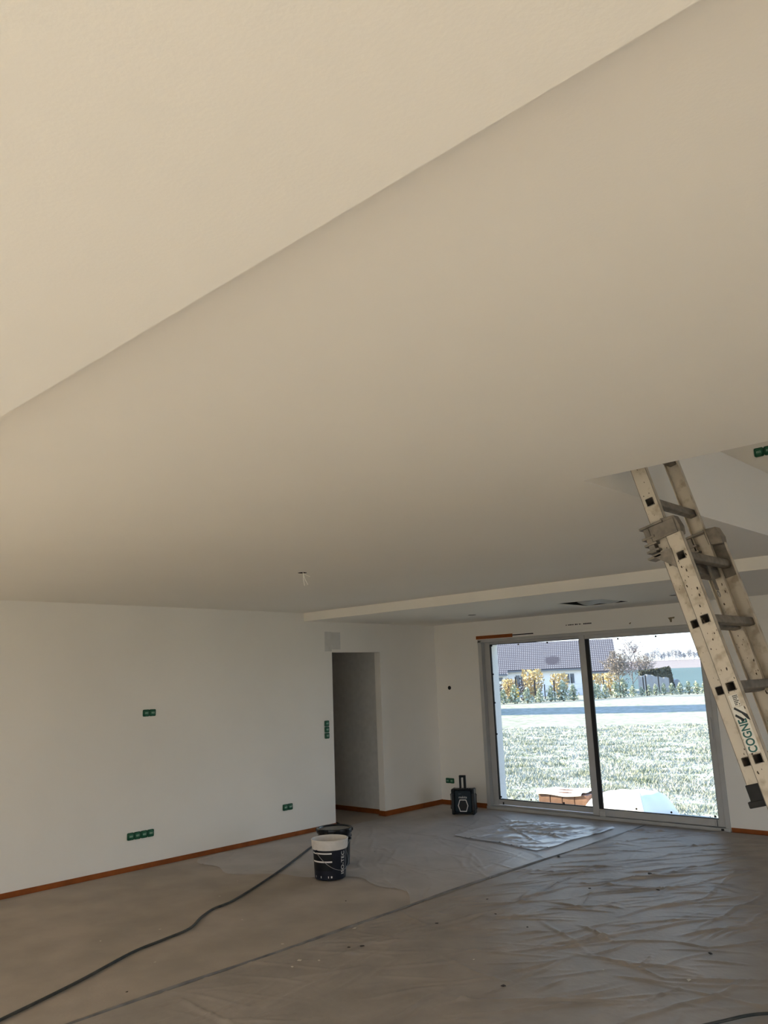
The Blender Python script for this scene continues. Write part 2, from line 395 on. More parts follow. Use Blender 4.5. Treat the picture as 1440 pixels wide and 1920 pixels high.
# orange edge strips along the foot of the walls
def strip(name, *boxes):
    b = MB()
    for bx in boxes: b.box(*bx)
    o = struct(b.build(name, 'orange', bevel=0.001), None); return o
strip('baseboard_left', (XL, XL + 0.008, -0.8, 6.905, 0.001, 0.047), (XL - 0.10, XL + 0.008, 6.899, 6.907, 0.001, 0.047))['label'] = 'orange strip along the foot of the left wall'
strip('baseboard_pier', (XL, XL + 0.008, 7.755, YW, 0.001, 0.062), (XL - 0.11, XL + 0.008, 7.750, 7.759, 0.001, 0.062))['label'] = 'orange strip between the doorway and the corner'
strip('baseboard_corridor', (-11.2, XL - 0.10, 7.832, 7.84, 0.001, 0.058))['label'] = 'orange strip inside the corridor'
strip('baseboard_front', (XL, WX0 - 0.006, YW - 0.008, YW, 0.001, 0.060))['label'] = 'orange strip left of the glass door'
strip('baseboard_right', (WX1 + 0.006, XR, YW - 0.008, YW, 0.001, 0.046))['label'] = 'orange strip right of the glass door'

# ------------------------------------------------------------------ sliding glass door
win = struct(empty('window_1', (0, 0, 0)), 'two-leaf sliding glass door in a grey frame')
def part(name, m, parent, *boxes, bevel=0.003):
    b = MB()
    for bx in boxes: b.box(*bx)
    return b.build(name, m, parent, bevel=bevel)
F0, F1 = YW - 0.012, YW + 0.105
part('frame_jamb', 'alu', win, (WX0, WX0 + 0.055, F0, F1, 0, WZ))
part('frame_jamb', 'alu', win, (WX1 - 0.05, WX1, F0, F1, 0, WZ))
part('frame_head', 'alu', win, (WX0, WX1, F0, F1, WZ - 0.028, WZ + 0.01))
part('frame_sill', 'alu', win, (WX0, WX1, F0 - 0.012, F1 + 0.06, 0.0, 0.035), (WX0 + 0.055, WX1 - 0.05, YW + 0.044, YW + 0.054, 0.035, 0.052))
def sash(x0, x1, z0, z1, y0, y1, sl, sr, bt, tp):
    s = part('sash', 'alu', win, (x0, x0 + sl, y0, y1, z0, z1), (x1 - sr, x1, y0, y1, z0, z1), (x0 + sl, x1 - sr, y0 + 0.004, y1, z0, z0 + bt), (x0 + sl, x1 - sr, y0 + 0.004, y1, z1 - tp, z1))
    return s
ls = sash(-6.556, -5.045, 0.052, 2.122, YW + 0.056, YW + 0.098, 0.083, 0.07, 0.062, 0.030)
rs = sash(-5.093, -3.554, 0.040, 2.150, YW + 0.000, YW + 0.042, 0.080, 0.064, 0.074, 0.072)
# rubber gaskets
def gasket(s, x0, x1, z0, z1, y, l, r, t, bm):
    part('gasket', 'gasket', s, (x0, x0 + l, y, y + 0.02, z0, z1), (x1 - r, x1, y, y + 0.02, z0, z1), (x0 + l, x1 - r, y, y + 0.02, z0, z0 + bm), (x0 + l, x1 - r, y, y + 0.02, z1 - t, z1), bevel=0)
gasket(ls, -6.473, -5.115, 0.114, 2.092, YW + 0.062, 0.016, 0.01, 0.008, 0.010)
gasket(rs, -5.013, -3.618, 0.114, 2.078, YW + 0.010, 0.052, 0.006, 0.004, 0.008)
MB().box(-6.46, -5.12, YW + 0.074, YW + 0.080, 0.12, 2.086).build('pane', 'glass', ls)
MB().box(-4.965, -3.622, YW + 0.020, YW + 0.026, 0.12, 2.076).build('pane', 'glass', rs)
dots_l = [(-6.445, 2.075), (-6.45, 1.70), (-6.45, 1.33), (-6.45, 0.93), (-6.445, 0.145), (-6.02, 2.07), (-5.58, 2.07), (-5.99, 0.14), (-5.52, 0.135)]
dots_r = [(-4.58, 2.055), (-4.11, 2.055), (-4.55, 0.148), (-4.14, 0.143), (-3.66, 0.14)]
def dot(parent, x, z, y):
    b = MB().tube([(x, y, z), (x, y - 0.005, z)], 0.0115, 10); b.build('spacer_dot', 'gasket', parent)
for x, z in dots_l: dot(ls, x, z, YW + 0.074)
for x, z in dots_r: dot(rs, x, z, YW + 0.020)
part('track_block', 'alu', win, (-5.00, -4.93, YW - 0.014, YW + 0.002, 0.036, 0.10), bevel=0.002)
part('track_block', 'alu', win, (-3.74, -3.66, YW - 0.006, YW + 0.002, 0.046, 0.10), bevel=0.002)
part('drain_slot', 'gasket', win, (-3.64, -3.635, YW - 0.003, YW + 0.002, 0.045, 0.11), bevel=0)
part('drain_slot', 'gasket', win, (-3.595, -3.565, YW - 0.026, YW - 0.02, 0.006, 0.030), bevel=0)
part('drain_slot', 'gasket', win, (-6.41, -6.395, YW + 0.05, YW + 0.057, 0.055, 0.085), bevel=0)
part('sash_handle', 'alu', rs, (-3.60, -3.575, YW - 0.020, YW + 0.001, 0.93, 1.16), bevel=0.006)['label'] = 'slim upright pull on the right stile'

# marks on the wall above the door
o = struct(MB().box(-6.64, -6.05, YW - 0.008, YW, 2.168, 2.212).build('trim_1', 'orange', bevel=0.001), 'short orange strip above the corner of the glass door')
o = struct(MB().box(-6.05, -5.73, YW - 0.006, YW, 2.186, 2.199).build('trim_2', 'black'), 'thin black line beside the orange strip above the glass door')
struct(MB().box(-6.62, XR, YW - 0.003, YW, 2.163, 2.200).build('trim_3', 'paint', bevel=0.002), 'flat white cover strip above the glass door')
b = MB(); x = -5.25
for wd, hh in ((0.012, .012), (0.0, 0), (0.022, .010), (0.018, .013), (0.016, .010), (0.014, .012), (0.0, 0), (0.018, .014), (0.016, .012), (0.0, 0), (0.014, .013), (0.010, .010), (0.0, 0), (0.0, 0), (0.022, .013), (0.018, .015), (0.020, .013), (0.018, .015), (0.020, .013)):
    if wd: b.box(x, x + wd, YW - 0.0012, YW, 2.262 - hh / 2, 2.262 + hh / 2)
    x += wd + 0.0035 if wd else 0.014
b.build('stamped_lettering', 'letterblack', wall_front)['label'] = 'line of small black stamped characters'
def blob(cx, cz, pts): return [(cx + a, YW, cz + c_) for a, c_ in pts]
MB().prism(blob(-3.90, 2.232, [(-.035, .02), (0, .024), (.045, .026), (.04, .008), (.012, .006), (.008, -.03), (-.012, -.034), (-.018, -.005)]), (0, 0, 0), (0, -0.0008, 0)).build('brown_stain', 'stain', wall_front)
MB().prism(blob(-4.40, 2.222, [(-.012, .0), (0, .010), (.018, .012), (.010, -.004), (-.004, -.010)]), (0, 0, 0), (0, -0.0008, 0)).build('brown_stain', 'stain', wall_front)
# round wall hole, drawn as a rim and disc coloured dark for shade
cd = tag(MB().lathe([(0.026, 0.0), (0.026, 0.005), (0.021, 0.005), (0.021, 0.0015), (0.0, 0.0015)], 24).build('wall_hole_disc', 'cavity', None, 40), 'dark disc drawing the shaded round hole in the wall above the radio', 'wall hole')
cd.rotation_euler = (math.radians(90), 0, 0); cd.location = (-7.147, YW - 0.0005, 1.54)

# ------------------------------------------------------------------ green electrical boxes
def cover_mesh():
    b = MB().box(-0.0335, 0.0335, -0.012, 0, -0.0335, 0.0335); me = b.mesh('cover')
    bm = bmesh.new(); bm.from_mesh(me)
    bmesh.ops.bevel(bm, geom=[e for e in bm.edges if abs(e.verts[0].co.y - e.verts[1].co.y) > 0.005], offset=0.010, segments=3, affect='EDGES', profile=0.5)
    bmesh.ops.recalc_face_normals(bm, faces=bm.faces); bm.to_mesh(me); bm.free(); me.materials.append(M['green']); return me
CM = cover_mesh()
b = MB()
ring = [(0.0, -0.0165), (0.022, -0.0165), (0.0265, -0.014), (0.027, -0.0115)]
n = 24
for r, y in ring:
    for k in range(n): b.v.append((r * math.cos(2 * math.pi * k / n), y, r * math.sin(2 * math.pi * k / n)))
for i in range(3):
    for k in range(n): b.f.append((i * n + k, i * n + (k + 1) % n, (i + 1) * n + (k + 1) % n, (i + 1) * n + k))
DM = b.mesh('raised_disc'); DM.materials.append(M['green2']); DM.polygons.foreach_set('use_smooth', [True] * len(DM.polygons))
b = MB()
b.box(-0.015, 0.015, -0.0172, -0.0164, -0.007, -0.004).box(-0.015, 0.015, -0.0172, -0.0164, 0.004, 0.007)
for x in (-0.0145, -0.003, 0.0115): b.box(x, x + 0.003, -0.0172, -0.0164, -0.004, 0.004)
PM = b.mesh('print'); PM.materials.append(M['greenprint'])
def green_boxes(n, loc, rz, label, vertical=False):
    t = tag(empty('electrical_box', loc, rz), label, 'electrical box', 'green electrical boxes set in the walls')
    for k in range(n):
        off = (k - (n - 1) / 2) * 0.071
        cv = link('cover', CM, None, t); cv.location = (0, 0, -off) if vertical else (off, 0, 0)
        link('raised_disc', DM, None, cv); link('printed_mark', PM, None, cv)
    return t
R90 = math.radians(90)
green_boxes(2, (XL, 4.394, 1.450), R90, 'pair of green electrical boxes at chest height on left wall')
green_boxes(4, (XL, 4.329, 0.315), R90, 'row of four green electrical boxes low on left wall')
green_boxes(2, (XL, 6.162, 0.324), R90, 'pair of green electrical boxes low on wall near the buckets')
green_boxes(3, (XL, 6.786, 1.124), R90, 'upright stack of three green electrical boxes beside the doorway', True)
green_boxes(2, (-7.218, YW, 0.312), 0, 'pair of green electrical boxes on the wall behind the radio')
green_boxes(2, (-1.865, SY1, 3.250), 0, 'pair of green electrical boxes upstairs seen through the ceiling opening')

# ------------------------------------------------------------------ hanging wires
t = tag(empty('ceiling_wires', (-4.611, 4.027, H1)), 'pale loose wires hanging from a small hole in the ceiling', 'wire')
rt = Vector((0.727, 0.686, 0))
for (dr, dz, bend) in ((0.055, -0.030, 0.2), (0.040, -0.092, 0.5), (0.015, -0.098, 0.1), (0.024, -0.060, 0.3)):
    p0 = Vector((0.0, 0, 0.05)); p1 = Vector((0, 0, -0.004)) + rt * 0.006; p2 = rt * dr + Vector((0, 0, dz)); mid = p1.lerp(p2, 0.5) + Vector((0, 0, -0.008 * bend)) - rt * 0.003
    MB().tube([p0, p1, mid, p2], 0.0030, 6).build('wire', 'wire', t, 60)

# ------------------------------------------------------------------ ladder
B0 = Vector((-1.383, 3.305, 2.154)); LA = 0.251
D = Vector((math.sin(LA), 0, -math.cos(LA))); NN = Vector((math.cos(LA), 0, math.sin(LA))); YY = Vector((0, 1, 0))
lad = tag(empty('extension_ladder', (-0.83, 3.55, 0)), 'worn paint-splashed aluminium extension ladder leaning into the ceiling opening', 'ladder')
LO = Vector(lad.location)
def LP(t, nn, y): return B0 + D * t + NN * nn + YY * (y - 3.305) - LO
def lbox(b, t0, t1, n0, n1, y0, y1): return b.obox(LP(t0, n0, y0), D * (t1 - t0), YY * (y1 - y0), NN * (n1 - n0)) if True else b
def stile(name, t0, t1, n0, n1, yweb, inward, rungs, parent):
    b = MB(); w0, w1 = (yweb, yweb + 0.003) if inward > 0 else (yweb - 0.003, yweb)
    hw = 0.0185; cn = rungs_n = (n0 + n1) / 2
    ts = [t for t in rungs if t0 + 0.03 < t < t1 - 0.03]; cur = t0
    for t in ts:
        lbox(b, cur, t - hw, n0, n1, w0, w1); lbox(b, t - hw, t + hw, n0, cn - hw, w0, w1); lbox(b, t - hw, t + hw, cn + hw, n1, w0, w1); cur = t + hw
    lbox(b, cur, t1, n0, n1, w0, w1)
    f0, f1 = (yweb + 0.003, yweb + 0.026) if inward > 0 else (yweb - 0.026, yweb - 0.003)
    lbox(b, t0, t1, n0, n0 + 0.003, f0, f1); lbox(b, t0, t1, n1 - 0.003, n1, f0, f1)
    # small raised lips along both web edges, coloured dark for the shadow line
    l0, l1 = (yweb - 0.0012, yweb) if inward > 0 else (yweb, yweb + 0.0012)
    lp = MB(); lbox(lp, t0, t1, n0, n0 + 0.0020, l0, l1); lbox(lp, t0, t1, n1 - 0.0020, n1, l0, l1); lp.build('edge_shade_lip', 'ladder_dark', parent)
    return b.build(name, 'ladder', parent)
def rung(t, cn, y0, y1, parent):
    b = MB(); h, r, th = 0.0180, 0.006, 0.0022
    def ring(hh, rr):
        pts = []
        for cx, cy, a0 in ((hh - rr, hh - rr, 0), (-(hh - rr), hh - rr, 90), (-(hh - rr), -(hh - rr), 180), (hh - rr, -(hh - rr), 270)):
            for k in range(4):
                a = math.radians(a0 + 30 * k); pts.append((cx + rr * math.cos(a), cy + rr * math.sin(a)))
        return pts
    o_, i_ = ring(h, r), ring(h - th, r - th); n = len(o_)
    P = lambda q, y: LP(t + q[0], cn + q[1], y)
    vs = [P(q, y0) for q in o_] + [P(q, y1) for q in o_] + [P(q, y0) for q in i_] + [P(q, y1) for q in i_]
    fs = []
    for k in range(n):
        k2 = (k + 1) % n
        fs += [(k, k2, n + k2, n + k), (2 * n + k2, 2 * n + k, 3 * n + k, 3 * n + k2), (k2, k, 2 * n + k, 2 * n + k2), (n + k, n + k2, 3 * n + k2, 3 * n + k)]
    b.add(vs, fs)
    # dark tape-grey rung with a plug deep inside so that the bore is not see-through
    lbox(b, t - 0.014, t + 0.014, cn - 0.014, cn + 0.014, (y0 + y1) / 2 - 0.002, (y0 + y1) / 2 + 0.002)
    return b.build('rung', 'ladder_dark', parent, 40)
base = empty('base_section', parent=lad); fly = empty('fly_section', parent=lad)
BY0, BY1, FY0, FY1 = 3.305, 3.815, 3.3335, 3.7865
bn0, bn1, fn0, fn1 = -0.0265, 0.0415, -0.0830, -0.0150
bt = [0.28 * k for k in range(0, 8)]; ft = [-0.278 + 0.28 * k for k in range(-4, 5)]
bc, fc = (bn0 + bn1) / 2, (fn0 + fn1) / 2
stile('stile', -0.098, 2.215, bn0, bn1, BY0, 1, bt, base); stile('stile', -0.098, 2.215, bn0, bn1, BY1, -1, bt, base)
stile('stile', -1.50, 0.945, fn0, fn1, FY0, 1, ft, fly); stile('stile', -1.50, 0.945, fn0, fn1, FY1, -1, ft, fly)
for t in bt: rung(t, bc, BY0 - 0.0012, BY1 + 0.0012, base)
for t in ft: rung(t, fc, FY0 - 0.0012, FY1 + 0.0012, fly)
# rubber feet of the upper section and of the base
for (yy0, yy1) in ((FY0 - 0.004, FY0 + 0.034), (FY1 - 0.034, FY1 + 0.004)):
    b = MB(); lbox(b, 0.925, 0.990, fn0 - 0.006, fn1 + 0.006, yy0, yy1); lbox(b, 0.985, 1.010, fn0 - 0.018, fn1 + 0.020, yy0 - 0.003, yy1 + 0.003)
    b.build('rubber_foot', 'rubber', lad, bevel=0.004)
for (yy0, yy1) in ((BY0 - 0.003, BY0 + 0.034), (BY1 - 0.034, BY1 + 0.003)):
    b = MB(); lbox(b, 2.13, 2.20, bn0 - 0.005, bn1 + 0.005, yy0, yy1); b.build('rubber_foot', 'rubber', lad, bevel=0.004)
# guide brackets at the head of the base section
for side, (y0, y1) in enumerate(((BY0 - 0.004, BY0 + 0.066), (BY1 - 0.066, BY1 + 0.004))):
    br = MB(); lbox(br, -0.165, -0.055, fn0 - 0.030, fn0 - 0.004, y0 + 0.004, y1)
    lbox(br, -0.165, -0.10, fn0 - 0.004, bn1 - 0.012, y0 + 0.004 if side == 0 else y1 - 0.012, y0 + 0.012 if side == 0 else y1 - 0.004)
    g = br.build('guide_bracket', 'ladder_dark', lad, bevel=0.002)
    for k, (tt, dep) in enumerate(((-0.176, 0.045), (-0.128, 0.048), (-0.098, 0.046), (-0.068, 0.046), (-0.040, 0.052))):
        rb = MB(); lbox(rb, tt, tt + 0.010, fn0 - dep, fn0 + (0.066 if k == 0 else 0.012), y0, y1 + (0.004 if side == 0 else 0)); rb.build('rib', 'ladder_dark', g, bevel=0.0015)
    ys = y0 if side == 0 else y1 - 0.003
    gs = MB().prism([LP(-0.045, fn0 - 0.03, ys), LP(-0.045, bn0 + 0.006, ys), LP(0.045, bn0 + 0.002, ys), LP(0.03, bn0 - 0.012, ys)], (0, 0, 0), (0, 0.003, 0)); gs.build('gusset', 'ladder_dark', g)
    hk = MB().prism([LP(-0.185, fn1 - 0.012, ys), LP(-0.175, bn1 - 0.006, ys), LP(-0.125, bn1 + 0.004, ys), LP(-0.09, bn1 - 0.002, ys), LP(-0.105, fn1 - 0.008, ys)], (0, 0.01, 0), (0, 0.06 if side == 0 else -0.05, 0)); hk.build('hook_plate', 'ladder_dark', g, bevel=0.003)
    if side == 0: continue
    pl = MB(); lbox(pl, -0.10, 0.06, bn0 + 0.004, bn1 - 0.004, *((BY0 + 0.0035, BY0 + 0.006) if side == 0 else (BY1 - 0.006, BY1 - 0.0035))); pl.build('backing_plate', 'ladder_dark', g)
# safety catch: short strap with a ring
b = MB(); b.obox(LP(0.012, bc - 0.02, 3.60), D * 0.12, YY * 0.035, NN * 0.005); sc = b.build('safety_catch', 'ladder_dark', lad, bevel=0.002)
b = MB(); cc = LP(0.150, bc - 0.018, 3.615); pts = [cc + D * (0.014 * math.cos(a)) + YY * (0.014 * math.sin(a)) for a in [2 * math.pi * k / 16 for k in range(17)]]; b.tube(pts, 0.0022, 6).build('ring', 'steel', sc)
# rail of the rope lock under the first rung
b = MB(); lbox(b, 0.02, 0.055, fn0 + 0.01, fn1 - 0.01, FY0 + 0.02, FY1 - 0.02); b.build('cross_bar', 'ladder_dark', lad, bevel=0.003)
# lettering and sticker on the near base stile, reading upwards
def stile_text(body, t, nn, size, m, name, parent, shear=0):
    me = text_mesh(body, size, 0.0004, bold=0.0011); me.transform(Matrix.Diagonal((0.76, 1, 1, 1)))
    mtx = Matrix((tuple((-D)[i] for i in range(3)), tuple((-NN)[i] for i in range(3)), (0, -1, 0))).transposed().to_4x4()
    mtx.translation = LP(t, nn, BY0 - 0.0010); me.transform(mtx)
    return link(name, me, m, parent)
b = MB(); lbox(b, 0.640, 0.816, bn0 + 0.007, bn1 - 0.014, BY0 - 0.0006, BY0); st = b.build('sticker', 'sticker', lad); st['label'] = 'worn pale sticker with green capital letters'
stile_text('COGNE', 0.752, 0.0045, 0.0475, 'lettergreen', 'lettering', st)
def roof_mark(n0, n1, t0, t1):
    b = MB(); yy = BY0 - 0.0014
    q = lambda t, nn: LP(t + 0.027, nn, yy)
    b.prism([q(0.618, -0.014), q(0.612, -0.008), q(0.648, 0.030), q(0.672, 0.034), q(0.664, 0.024), q(0.640, 0.010)], (0, 0, 0), (0, 0.0012, 0))
    b.prism([q(0.645, -0.018), q(0.638, -0.013), q(0.664, 0.014), q(0.672, 0.008)], (0, 0, 0), (0, 0.0012, 0))
    return b.build('roof_emblem', 'letterblack', st)
roof_mark(0, 0, 0, 0)
b = MB(); lbox(b, 0.592, 0.638, bn0 + 0.010, bn1 - 0.022, BY0 - 0.0006, BY0); s2 = b.build('sticker', 'sticker', lad)
b = MB()
for i in range(4):
    for j in range(6):
        if rnd.random() < 0.85: lbox(b, 0.595 + j * 0.0068, 0.595 + j * 0.0068 + 0.0045, -0.001 + i * 0.005, -0.001 + i * 0.005 + 0.0034, BY0 - 0.0012, BY0 - 0.0006)
b.build('small_print', 'letterblack', s2)
# dark splashes on the stiles
def splash(t, nn, y, r, face):
    pts = []
    for k in range(7):
        a = 2 * math.pi * k / 7; rr = r * rnd.uniform(0.5, 1.3); pts.append(LP(t + rr * math.cos(a) * 1.4, nn + rr * math.sin(a) * 0.7, y))
    return pts
b = MB(); bf = MB()
for k in range(60):
    t = rnd.uniform(-0.08, 1.2); b.prism(splash(t, rnd.uniform(bn0 + 0.006, bn1 - 0.006), BY0, rnd.choice((0.0015, 0.002, 0.003, 0.005)), 0), (0, -0.0005, 0), (0, 0, 0))
for k in range(30):
    t = rnd.uniform(-0.6, 0.9); b.prism(splash(t, rnd.uniform(fn0 + 0.006, fn0 + 0.045), FY0, rnd.choice((0.0015, 0.002, 0.003)), 0), (0, -0.0005, 0), (0, 0, 0))
for k in range(40):
    t = rnd.uniform(0.05, 0.9); b.prism(splash(t, rnd.uniform(fn0 + 0.006, fn1 - 0.006), FY1 - 0.003, rnd.choice((0.002, 0.003, 0.005)), 0), (0, -0.0005, 0), (0, 0, 0))
b.build('paint_splashes', 'splat', lad)['kind'] = 'stuff'

# ------------------------------------------------------------------ plastic film on the floor
def ridged(x0, x1, y0, y1, step, lines, nrand, seed, base, rdir, hmax=0.016, edge_noise=0.0, edge=None):
    rg = np.random.default_rng(seed)
    nx, ny = int((x1 - x0) / step) + 1, int((y1 - y0) / step) + 1
    X, Y = np.meshgrid(np.linspace(x0, x1, nx), np.linspace(y0, y1, ny), indexing='ij')
    wx = X + 0.03 * np.sin(3.1 * Y + 1.3 * X) + 0.012 * np.sin(11 * Y + 4 * X); wy = Y + 0.03 * np.sin(2.7 * X + 1.1 * Y) + 0.012 * np.sin(9 * X - 5 * Y)
    Z = np.full_like(X, base) + 0.0012 * np.sin(5 * X + 2 * Y) * np.sin(4 * Y - X)
    segs = []
    for l in lines:
        for a, b_ in zip(l[:-1], l[1:]): segs.append((*a, *b_, rg.uniform(0.009, 0.016), rg.uniform(0.45, 0.8) * hmax))
    for k in range(nrand):
        cx, cy = rg.uniform(x0, x1), rg.uniform(y0, y1); an = rdir + rg.normal(0, 0.45); ln = rg.uniform(0.15, 0.9)
        segs.append((cx - ln * math.cos(an) / 2, cy - ln * math.sin(an) / 2, cx + ln * math.cos(an) / 2, cy + ln * math.sin(an) / 2, rg.uniform(0.007, 0.015), rg.uniform(0.15, 0.65) * hmax))
    for (ax, ay, bx_, by_, wd, hh) in segs:
        L2 = (bx_ - ax) ** 2 + (by_ - ay) ** 2
        mk = (wx > min(ax, bx_) - 0.12) & (wx < max(ax, bx_) + 0.12) & (wy > min(ay, by_) - 0.12) & (wy < max(ay, by_) + 0.12)
        if not mk.any(): continue
        px, py = wx[mk], wy[mk]
        tt = np.clip(((px - ax) * (bx_ - ax) + (py - ay) * (by_ - ay)) / L2, 0, 1)
        dd = np.hypot(px - ax - tt * (bx_ - ax), py - ay - tt * (by_ - ay))
        Z[mk] += hh * np.exp(-(dd / wd) ** 2) * (0.35 + 0.65 * np.sin(np.pi * np.clip(tt, 0.03, 0.97)))
    Z = np.maximum(Z, base - 0.001)
    if edge is not None: X, Y = edge(X, Y)
    vs = np.stack([X, Y, Z], -1).reshape(-1, 3)
    i = np.arange((nx - 1) * (ny - 1)); a = (i // (ny - 1)) * ny + i % (ny - 1)
    fs = np.stack([a, a + ny, a + ny + 1, a + 1], -1)
    me = bpy.data.meshes.new('film'); me.from_pydata(vs.tolist(), [], fs.tolist()); me.update()
    me.polygons.foreach_set('use_smooth', [True] * len(me.polygons))
    return me
LA_ = [[(-3.86, 6.82), (-3.42, 7.49), (-2.88, 8.1)], [(-3.09, 6.15), (-2.93, 6.85), (-2.68, 7.46)], [(-3.72, 4.96), (-3.52, 5.39), (-3.24, 5.66), (-3.07, 5.68)],
       [(-3.01, 5.49), (-2.66, 6.45)], [(-2.45, 5.51), (-2.46, 6.8)], [(-3.46, 5.14), (-2.83, 4.69), (-2.32, 4.57), (-1.83, 4.89)],
       [(-4.04, 3.79), (-3.93, 4.62), (-3.77, 5.37), (-3.87, 6.82)], [(-2.47, 5.37), (-2.16, 5.9)], [(-3.16, 5.18), (-2.82, 4.97), (-2.49, 5.21), (-2.27, 5.2)],
       [(-4.30, 7.52), (-3.94, 8.3), (-3.7, 8.7)], [(-3.9, 5.4), (-3.65, 6.16), (-3.1, 6.95)], [(-3.79, 4.67), (-3.8, 5.47), (-3.91, 5.78)],
       [(-3.9, 7.6), (-3.3, 8.2), (-2.8, 8.6)], [(-3.5, 6.1), (-3.3, 7.0), (-2.9, 7.7)], [(-4.2, 6.2), (-3.7, 7.0)], [(-3.4, 5.9), (-2.9, 6.6)], [(-2.9, 5.0), (-2.4, 5.9)]]
LB_ = [[(-5.59, 5.81), (-5.99, 6.5)], [(-5.66, 6.29), (-5.91, 6.74)], [(-5.98, 6.08), (-6.14, 6.34)], [(-7.0, 7.3), (-6.6, 7.51)], [(-7.18, 6.96), (-7.1, 7.9)], [(-6.25, 7.22), (-5.46, 6.71)], [(-6.46, 7.1), (-5.76, 7.0)], [(-6.9, 7.6), (-6.2, 7.4)], [(-5.2, 5.6), (-4.7, 6.3)]]
LC_ = [[(-5.66, 7.23), (-5.25, 7.84), (-4.79, 8.41)], [(-5.8, 8.02), (-4.93, 7.36)], [(-5.44, 7.72), (-4.64, 7.7)], [(-5.7, 7.6), (-5.0, 8.2)], [(-5.3, 7.2), (-4.8, 8.0)]]
fa = tag(link('floor_sheet', ridged(-4.385, 0.4, 1.6, 8.83, 0.015, LA_, 900, 3, 0.007, 0.95), 'film'), 'large creased plastic sheet on floor below the ladder', 'plastic sheet')
def edge_b(X, Y):
    k = np.clip((Y - 5.0) / 0.7, 0, 1); return X, Y + (1 - k) * (0.25 * np.sin(2.2 * X + 0.5) + 0.06 * np.sin(9 * X))
fb = tag(link('floor_sheet', ridged(-7.30, -4.41, 5.0, 8.80, 0.016, LB_, 220, 5, 0.004, 2.4, 0.011, edge=edge_b), 'film_b'), 'flatter dusty plastic sheet on floor around the radio and doorway', 'plastic sheet')
def edge_c(X, Y):
    u = (X + 5.85) / 1.25; v = (Y - 7.08) / 1.3
    x = (1 - u) * (1 - v) * -5.84 + u * (1 - v) * -4.66 + (1 - u) * v * -5.80 + u * v * -4.56
    y = (1 - u) * (1 - v) * 7.19 + u * (1 - v) * 7.02 + (1 - u) * v * 8.26 + u * v * 8.45
    return x + 0.015 * np.sin(8 * y), y + 0.015 * np.sin(7 * x)
fc_ = tag(link('floor_sheet', ridged(-5.85, -4.60, 7.08, 8.38, 0.016, LC_, 90, 9, 0.016, 0.9, 0.020, edge=edge_c), 'film_clear'), 'small shiny crumpled plastic sheet in front of the glass door', 'plastic sheet')
fd = tag(link('floor_sheet', ridged(-7.25, 2.7, -2.6, 0.5, 0.06, [], 160, 13, 0.006, 0.7, 0.012), 'bounce_cloth'), 'white bounce sheet added on the unseen floor at the rear windows', 'bounce sheet')  # added out of view to bounce sunlight onto the ceiling
fe = tag(link('floor_sheet', ridged(-0.95, 2.7, 0.6, 3.0, 0.05, [], 40, 17, 0.024, 0.7, 0.010), 'bounce_cloth'), 'white bounce sheet added on the unseen floor near the foot of the ladder', 'bounce sheet')  # added out of view to brighten the middle of the ceiling
# folded hem along the large sheet, its shadow line put into the colour
pts = [(-4.40 + 0.012 * math.sin(1.9 * y) + 0.02 * math.sin(0.7 * y + 1), y, 0.010 + 0.002 * math.sin(5 * y)) for y in [1.6 + 0.114 * k for k in range(64)]]
b = MB()
for (p, q) in zip(pts[:-1], pts[1:]):
    pass
vs, fs = [], []
for i, p in enumerate(pts):
    wv = 0.011 + 0.004 * math.sin(3.3 * p[1])
    vs += [(p[0] - wv, p[1], 0.001), (p[0] - wv * 0.5, p[1], p[2] + 0.005), (p[0] + wv * 0.6, p[1], p[2] + 0.006), (p[0] + wv, p[1], 0.004)]
    if i: o_ = 4 * i; fs += [(o_ - 4 + k, o_ - 3 + k, o_ + 1 + k, o_ + k) for k in range(3)]
h = MB().add(vs, fs).build('folded_hem', 'hem', fa, 60)
h['label'] = 'folded edge with its shadow line coloured in dark'

# ------------------------------------------------------------------ cables on the floor
def spline(pts, n=10):
    P = [Vector(p) for p in pts]; out = []
    for i in range(len(P) - 1):
        p0, p1, p2, p3 = P[max(i - 1, 0)], P[i], P[i + 1], P[min(i + 2, len(P) - 1)]
        for k in range(n):
            t = k / n; out.append(0.5 * ((2 * p1) + (-p0 + p2) * t + (2 * p0 - 5 * p1 + 4 * p2 - p3) * t * t + (-p0 + 3 * p1 - 3 * p2 + p3) * t ** 3))
    out.append(P[-1]); return out
CP = [(-4.45, 1.2), (-4.73, 1.98), (-4.93, 2.50), (-5.15, 2.975), (-5.22, 3.25), (-5.29, 3.505), (-5.46, 3.72), (-5.577, 3.906), (-5.61, 4.03), (-5.66, 4.17), (-5.90, 4.62), (-6.25, 5.21), (-6.50, 5.60), (-6.72, 5.95), (-6.95, 6.40), (-7.20, 6.72), (-7.40, 6.98), (-7.60, 7.05), (-8.4, 7.1)]
tag(MB().tube(spline([(x, y, 0.0135) for x, y in CP], 8), 0.0095, 8).build('power_cable', 'cable', None, 60), 'dark round cable snaking over bare floor past the buckets', 'cable')
CP2 = [(-1.95, 3.9), (-1.80, 4.20), (-1.74, 4.32), (-1.67, 4.41), (-1.55, 4.50), (-1.3, 4.55), (-1.0, 4.4), (-0.8, 4.0)]
tag(MB().tube(spline([(x, y, 0.022) for x, y in CP2], 8), 0.008, 8).build('power_cable', 'cable', None, 60), 'short dark cable end lying on the large plastic sheet', 'cable')

